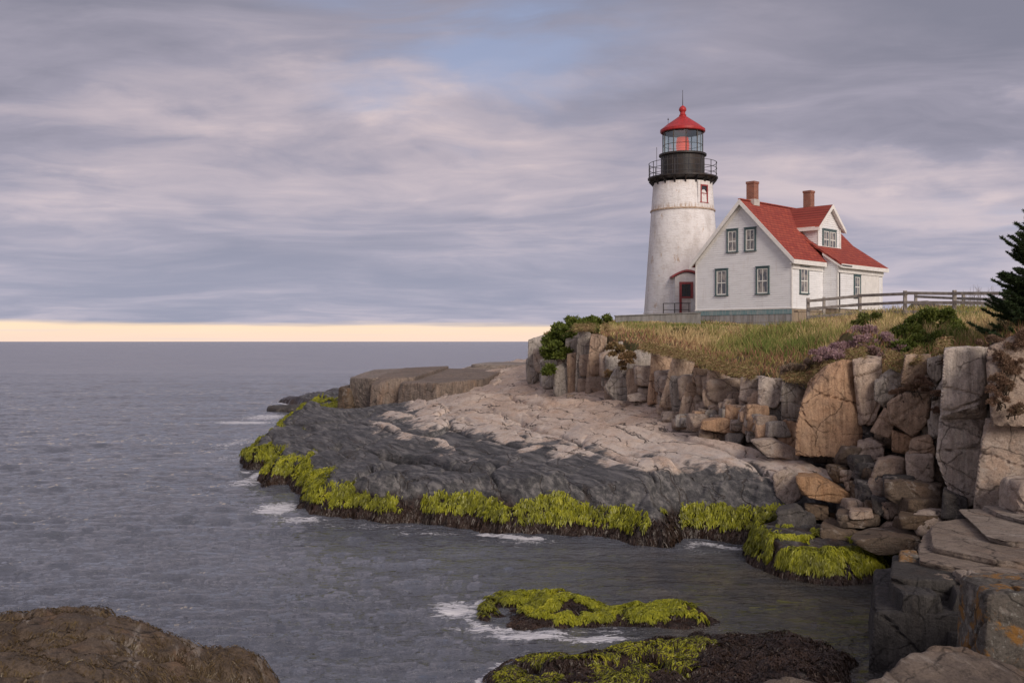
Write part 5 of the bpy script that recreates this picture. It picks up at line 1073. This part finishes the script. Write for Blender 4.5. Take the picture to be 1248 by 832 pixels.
M['found2'] = concrete('foundation_brown', (.33, .26, .19), (.22, .18, .14), (.38, .33, .27))
M['brick'] = None
m, n, b = newmat('chimney_brick'); P = n.new('ShaderNodeTexCoord').outputs['Object']; s = n.new('ShaderNodeSeparateXYZ', {0: P})
uv = n.new('ShaderNodeCombineXYZ', {0: n.math('ADD', s.outputs[0], s.outputs[1]), 1: s.outputs[2], 2: 0.0}).outputs[0]
br = n.new('ShaderNodeTexBrick', {'Vector': uv, 'Color1': (.30, .095, .055, 1), 'Color2': (.20, .06, .04, 1), 'Mortar': (.30, .24, .2, 1), 'Scale': 1.0, 'Mortar Size': .008, 'Brick Width': .2, 'Row Height': .075}, offset=.5)
setin(n, b, color=n.mix(n.math('MULTIPLY', n.ramp(n.noise(P, 3, 5, .6), .45, .7), .5), br.outputs['Color'], (.16, .06, .045)), rough=.9, normal=bump(n, br.outputs['Fac'], -.5, .01)); M['brick'] = m

HB = 5.4                      # world height of the house's local zero
hs = empty('keepers_house', (14.02, 62.4, HB), R(-45), 'white clapboard house with red gabled roof beside the lighthouse', 'house')
Wd = 3.37; L0_, L1_ = 3.7, 9.6; BX = 4.35
zf, ze, zr = 7.0-HB, 9.95-HB, 13.45-HB
sl = (zr-ze)/Wd
zb = 9.72-HB                                    # wall top of the bump-out
UB = 2.25; zub = zr-sl*UB; slb = (zub-zb)/(BX-UB); zv = zub+slb*UB   # wing roof leaves the main roof at UB
def boards(x0f, x1f, z0_, z1_, place, step=.13, out=.024):
    """lap boards: place(u,z,d) -> point"""
    mb = MB(); z = z0_
    while z < z1_-1e-4:
        t = min(z+step, z1_); a0, b0 = x0f(z), x1f(z); a1, b1 = x0f(t), x1f(t)
        if b0-a0 > .02:
            if b1 < a1: a1 = b1 = (a1+b1)/2
            v = [place(a0, z, out), place(b0, z, out), place(b1, t, 0.004), place(a1, t, 0.004), place(a0, z, 0), place(b0, z, 0)]
            mb.add(v, [(0, 1, 2, 3), (4, 5, 1, 0)])
        z = t
    return mb
# solid core behind the boards
pent = [(-Wd, zf), (Wd, zf), (Wd, ze), (0, zr), (-Wd, ze)]
core = MB().prism(pent, 1, 0, L1_); core.box(Wd+.001, BX, L0_, L1_, zf, zb)
core.prism([(Wd+.001, zb), (BX, zb), (Wd+.001, zv-slb*Wd)], 1, L0_, L1_)
core.build('wall_core', M['clap'], hs)
boards(lambda z: -Wd if z < ze else -(zr-z)/sl, lambda z: Wd if z < ze else (zr-z)/sl, zf, zr-.02, lambda u, z, d: (u, -d-.002, z)).build('gable_wall', M['clap'], hs)
boards(lambda z: 0, lambda z: L0_-.002, zf, ze, lambda u, z, d: (Wd+d+.002, u, z)).build('side_wall', M['clap'], hs)
boards(lambda z: Wd+.03, lambda z: BX if z < zb else (zv-z)/slb, zf, zv-slb*Wd, lambda u, z, d: (u, L0_-d-.002, z)).build('wing_end_wall', M['clap'], hs)
boards(lambda z: L0_, lambda z: L1_, zf, zb, lambda u, z, d: (BX+d+.002, u, z)).build('wing_wall', M['clap'], hs)
# corner boards
cb = MB()
for x, y in [(Wd, 0), (-Wd, 0)]: MB().box(x-.06 if x > 0 else x-.03, x+.03 if x > 0 else x+.06, -.035, .06, zf-.02, ze-.05).build('corner_board', M['trim'], hs)
MB().box(BX-.06, BX+.03, L0_-.035, L0_+.08, zf-.02, zb-.05).build('corner_board', M['trim'], hs); MB().box(BX-.06, BX+.03, L1_-.1, L1_+.03, zf-.02, zb-.05).build('corner_board', M['trim'], hs)
MB().box(-Wd-.05, Wd+.05, -.06, -.003, zf-.08, zf-.005).box(Wd+.003, Wd+.06, -.002, L0_-.01, zf-.08, zf-.005).build('water_table', M['trim'], hs)
# foundation
MB().box(-Wd+.02, Wd-.0, -.01, L1_-.1, -.6, zf-.003).build('foundation', M['found'], hs)
MB().box(Wd+.001, Wd+.02, .0, L0_+.1, -.6, zf-.082).box(Wd+.021, BX-.04, L0_+.05, L1_-.1, -.3, zf-.003).build('foundation_side', M['found2'], hs)
MB().box(-Wd+.0, Wd+.0, -.035, -.012, zf-.38, zf-.085).build('painted_band', M['tealband'], hs)
jo = MB()
for x in np.arange(-2.8, 3.3, .56): jo.box(x-.008, x+.008, -.016, -.011, -.6, zf-.385)
jo.box(-Wd+.03, Wd-.02, -.022, -.017, zf-.86, zf-.84)
jo.build('board_joint', M['found2'], hs)
# roofs
ov = .30; th = .13
def roof_slab(mb, x0, z0_, x1, z1_, y0, y1, t=th):
    mb.prism([(x0, z0_), (x1, z1_), (x1, z1_+t), (x0, z0_+t)], 1, y0, y1)
rm = MB()
roof_slab(rm, 0, zr+.05, -Wd-ov, zr+.05-sl*(Wd+ov), -ov, L1_+ov)
rm.build('roof', M['shingle'], hs)
rm = MB(); roof_slab(rm, .0, zr+.05, Wd+ov, zr+.05-sl*(Wd+ov), -ov, L1_+ov)
rm.build('roof', M['shingle'], hs)
rm = MB(); roof_slab(rm, UB-.1, zub+.06+slb*.1, BX+ov, zv+.06-slb*(BX+ov), L0_-.12, L1_+ov+.004)
rm.build('roof', M['shingle'], hs)
MB().beam((0, -ov-.01, zr+.20), (0, L1_+ov, zr+.20), .2, .06).build('ridge_cap', M['shingle'], hs)
# rake and fascia boards
tr_ = MB()
for sgn in (-1, 1):
    x1 = sgn*(Wd+ov); z1_ = zr+.05-sl*(Wd+ov)
    tr_.prism([(0, zr+.19), (x1, z1_+.14), (x1, z1_-.16), (0, zr-.13)], 1, -ov-.035, -ov-.003)
    tr_.prism([(0, zr-.01), (sgn*(Wd-.02), ze-.0), (sgn*(Wd-.02), ze-.24), (0, zr-.27)], 1, -.06, -.028)
tr_.build('rake_board', M['trim'], hs)
so_ = MB()
for sgn in (-1, 1):
    x1 = sgn*(Wd+ov-.02); z1_ = zr+.05-sl*(Wd+ov-.02)
    so_.prism([(0, zr+.045), (x1, z1_-.005), (x1, z1_-.05), (0, zr-.0)], 1, -ov-.002, -.061)
so_.build('soffit', simple('soffit', (.62, .6, .6), .7), hs)
fa = MB(); ez = zr+.05-sl*(Wd+ov); fa.box(Wd+ov+.002, Wd+ov+.035, -ov-.03, L0_-.125, ez-.16, ez+.10); fa.box(Wd+.04, Wd+ov, -ov, L0_-.14, ez-.14, ez-.10); fa.box(Wd+.028, Wd+.09, -.0, L0_-.13, ez-.42, ez-.145)
eb = zv+.06-slb*(BX+ov); fa.box(BX+ov+.002, BX+ov+.035, L0_-.12, L1_+ov, eb-.14, eb+.10); fa.box(BX+.04, BX+ov, L0_-.1, L1_+ov-.02, eb-.13, eb-.09); fa.box(BX+.028, BX+.10, L0_-.06, L1_+.04, eb-.40, eb-.135)
fa.prism([(Wd+.04, zv+.05-slb*Wd-.02), (BX+ov, eb-.02), (BX+ov, eb-.14), (Wd+.04, zv+.05-slb*Wd-.16)], 1, L0_-.15, L0_-.123)
fa.build('cornice', M['trim'], hs)
# gutter pipe on the wing
MB().tube([(BX+.06, L0_+.12, eb-.4), (BX+.06, L0_+.12, zf-.2)], .035, 8).tube([(BX+ov+.05, L0_-.1, eb+.0), (BX+ov+.05, L0_+1.1, eb-.01)], .04, 8).build('downpipe', M['ltrail'], hs)
def window(parent, u, z0_, z1_, wd, axis, face, cols_=2, double=False, frame='teal'):
    """axis 'f': face y=face looking -y ; axis 's': face x=face looking +x"""
    def bx(mb, a, b_, c, d, o0, o1):
        if axis == 'f': mb.box(a, b_, face-o1, face-o0, c, d)
        else: mb.box(face+o0, face+o1, a, b_, c, d)
    h = wd/2; cs = .10; f = MB()
    bx(f, u-h, u-h+cs, z0_, z1_, .0, .06); bx(f, u+h-cs, u+h, z0_, z1_, .0, .06); bx(f, u-h+cs, u+h-cs, z1_-cs, z1_, .0, .06); bx(f, u-h-.03, u+h+.03, z0_-.06, z0_-.001, .0, .10); bx(f, u-h-.02, u+h+.02, z1_+.001, z1_+.05, .0, .09)
    fo_ = f.build('window', M[frame], parent)
    groups = [(u-h+cs, u+h-cs)] if not double else [(u-h+cs, u-.05), (u+.05, u+h-cs)]
    if double: m2 = MB(); bx(m2, u-.05, u+.05, z0_, z1_-cs, .0, .05); m2.build('mullion', M[frame], fo_)
    for a, b_ in groups:
        s_ = MB(); t = .055; zm = (z0_+z1_-cs)/2
        bx(s_, a, a+t, z0_, z1_-cs, .004, .042); bx(s_, b_-t, b_, z0_, z1_-cs, .004, .042); bx(s_, a+t, b_-t, z0_, z0_+.08, .004, .042); bx(s_, a+t, b_-t, z1_-cs-t, z1_-cs, .004, .042)
        bx(s_, a+t, b_-t, zm-.03, zm+.03, .004, .040); c = (a+b_)/2
        bx(s_, c-.018, c+.018, z0_+.08, zm-.03, .004, .036); bx(s_, c-.018, c+.018, zm+.03, z1_-cs-t, .004, .036)
        s_.build('sash', M['sash'], fo_)
        p_ = MB(); bx(p_, a+.01, b_-.01, z0_+.01, z1_-cs-.01, .001, .026); p_.build('pane', M['pane'], fo_)
    return fo_
for u, a, b_, wd_ in [(-1.43, 7.87, 9.47, .92), (1.45, 7.87, 9.47, .92), (-.66, 10.5, 11.86, .80), (.60, 10.5, 11.86, .80)]:
    window(hs, u, a-HB, b_-HB, wd_, 'f', -.026)
window(hs, 1.35, 7.87-HB, 9.42-HB, 1.05, 's', Wd+.026)
window(hs, 6.1, 7.75-HB, 9.1-HB, .85, 's', BX+.026)
MB().box(BX+.026, BX+.06, 6.62, 6.78, zf, zb-.35).box(BX+.026, BX+.06, 8.95, 9.1, zf, zb-.35).box(BX+.026, BX+.055, 6.781, 8.949, zb-.52, zb-.40).build('door_frame', M['trim'], hs)
dd = MB()
for k_ in range(10): dd.box(BX+.026, BX+.045, 6.79+k_*.216, 6.79+k_*.216+.206, zf+.02, zb-.53)
dd.build('sliding_door', M['trim'], hs)
# dormer
DX = 2.75; D0, D1 = 4.15, 7.05; dzb = zv+.16-slb*DX; dze = 12.15-HB; dzr = 13.42-HB; dc = (D0+D1)/2; dh = (D1-D0)/2; dsl = (dzr-dze)/dh
dm = MB().prism([(D0, dze), (D0, dzb-.6), (D1, dzb-.6), (D1, dze), (dc, dzr)], 0, .3, DX); dcore = dm.build('dormer', M['clap'], hs)
boards(lambda z: D0 if z < dze else dc-(dzr-z)/dsl, lambda z: D1 if z < dze else dc+(dzr-z)/dsl, dzb, dzr-.02, lambda u, z, d: (DX+d+.002, u, z)).build('dormer_wall', M['clap'], dcore)
boards(lambda z: max(.0, (zr+.15-z)/sl), lambda z: DX, dzb, dze, lambda u, z, d: (u, D0-d-.002, z)).build('dormer_cheek', M['clap'], dcore)
dr_ = MB(); do = .28
for sgn in (-1, 1):
    e = dc+sgn*(dh+do); zz = dzr+.05-dsl*(dh+do)
    dr_.prism([(dc, dzr+.05), (e, zz), (e, zz+.11), (dc, dzr+.16)], 0, .1, DX+do)
dr_.build('dormer_roof', M['shingle'], dcore)
dt = MB()
for sgn in (-1, 1):
    e = dc+sgn*(dh+do); zz = dzr+.05-dsl*(dh+do)
    dt.prism([(dc, dzr+.17), (e, zz+.12), (e, zz-.12), (dc, dzr-.1)], 0, DX+do+.003, DX+do+.035)
    dt.prism([(dc, dzr+.04), (e, zz-.005), (e, zz-.04), (dc, dzr+.0)], 0, DX+.03, DX+do+.002)
dt.box(.9, DX+do, D0-do-.035, D0-do-.003, dzr+.05-dsl*(dh+do)-.1, dzr+.05-dsl*(dh+do)+.09)
dt.box(1.2, DX, D0-do, D0-.03, dze-.10, dze-.06)
dt.box(DX+.028, DX+.07, D0-.03, D0+.07, dzb, dze); dt.box(DX+.028, DX+.07, D1-.07, D1+.03, dzb, dze); dt.box(DX+.028, DX+.09, D0-.03, D1+.03, dzb-.08, dzb-.002)
dt.build('dormer_trim', M['trim'], dcore)
window(dcore, dc, 10.85-HB, 12.0-HB, 1.75, 's', DX+.026, double=True)
# chimneys
for y, zt in [(1.17, 14.85), (8.1, 15.0)]:
    c_ = MB(); c_.box(-.27, .27, y-.26, y+.26, zr-.5, zt-HB-.14); c_.box(-.30, .30, y-.29, y+.29, zt-HB-.139, zt-HB); ch = c_.build('chimney', M['brick'], hs)
    MB().box(-.32, .32, y-.31, y+.31, zr-.1, zr+.29).build('flashing', simple('flashing_pale', (.55, .52, .49), .6), ch)
# plank step between wing and fence
st_ = empty('wooden_step', at(983, 392, 58), 0, 'low grey wooden landing at the foot of the brown foundation', 'landing')
MB().box(-.6, .8, -.4, .4, .55, .62).build('tread', M['found2'], st_); MB().box(-.55, -.45, -.35, -.25, -.3, .55).build('leg', M['found2'], st_); MB().box(.65, .75, -.35, -.25, -.3, .55).build('leg', M['found2'], st_)
# low concrete wall between cliff and lighthouse
wl = MB(); pa = at(752, 388, 60.5); pb = at(850, 386, 62.5)
wl.prism([(pa[0], 5.6), (pb[0], 5.6), (pb[0], 6.70), (pa[0], 6.50)], 1, 61.4, 61.75)
wl.prism([(pa[0]-.04, 6.505), (pb[0]+.02, 6.705), (pb[0]+.02, 6.76), (pa[0]-.04, 6.56)], 1, 61.33, 61.82)
tag(wl.build('low_wall', concrete('wall_grey', (.24, .235, .23), (.15, .145, .14), (.2, .17, .14))), 'low weathered grey wall left of the house in front of the lighthouse', 'wall')

# ------------------------------------------------------------------ fences
M['wood'] = simple('weathered_wood', (.38, .345, .31), .9, .2, 3, c2=(.22, .195, .175), stretch=(1, 1, 1), bmp=.5)
def fence(label, posts, h=1.05, rails=(.95, .58, .2), post_w=.13, wob=.02):
    b0 = posts[0]; f = empty('wooden_fence', b0, 0, label, 'fence', 'post and rail fences by the house')
    loc = [(x-b0[0], y-b0[1], z-b0[2]) for x, y, z in posts]
    for x, y, z in loc:
        t = random.uniform(-.02, .02); MB().beam((x, y, z-.5), (x+t, y, z+h+random.uniform(-.03, .06)), post_w, post_w).build('post', M['wood'], f, bevel=.012)
    for i in range(len(loc)-1):
        a, b_ = loc[i], loc[i+1]
        for r in rails:
            e = random.uniform(-wob, wob); MB().beam((a[0]-.06, a[1]-.09, a[2]+r+e), (b_[0]+.06, b_[1]-.09, b_[2]+r-e), .045, .125).build('rail', M['wood'], f, bevel=.008)
    return f
fence('grey post and rail fence running right from the house corner', [at(985, 392, 47), at(1048, 387, 45), at(1103, 386, 42), at(1163, 387, 40), at(1225, 389, 38), at(1300, 390, 36)])
fence('short grey fence return behind the near fence, by the white wing', [at(1004, 388, 52), at(985, 392, 47.2)], rails=(.95, .55))
fence('second grey fence farther back, seen through the near fence', [at(1116, 383, 52), at(1174, 388, 47), at(1248, 392, 43)], rails=(.9, .5))
# far green hill beyond the fence
X, Y = np.meshgrid(np.linspace(90, 170, 90), np.linspace(240, 330, 40))
hm = -2+14.8*np.exp(-((X-113)/8)**2-((Y-285)/22)**2)+9*np.exp(-((X-124)/13)**2-((Y-285)/22)**2)*.8+.5*fbm(X*.2, Y*.2, 0, 4, 7)
mh, n, b = newmat('hill_turf'); P = pos(n); setin(n, b, color=n.mix(n.ramp(n.noise(P, .2, 5, .6), .4, .6), (.07, .085, .035), (.15, .12, .06)), rough=.9)
idx = np.arange(X.size).reshape(X.shape)
o = npmesh('hill', np.stack([X, Y, hm], -1).reshape(-1, 3), np.stack([idx[:-1, :-1], idx[:-1, 1:], idx[1:, 1:], idx[1:, :-1]], -1).reshape(-1, 4), mh); tag(o, 'small green hill far behind the fence', None, None, 'structure')
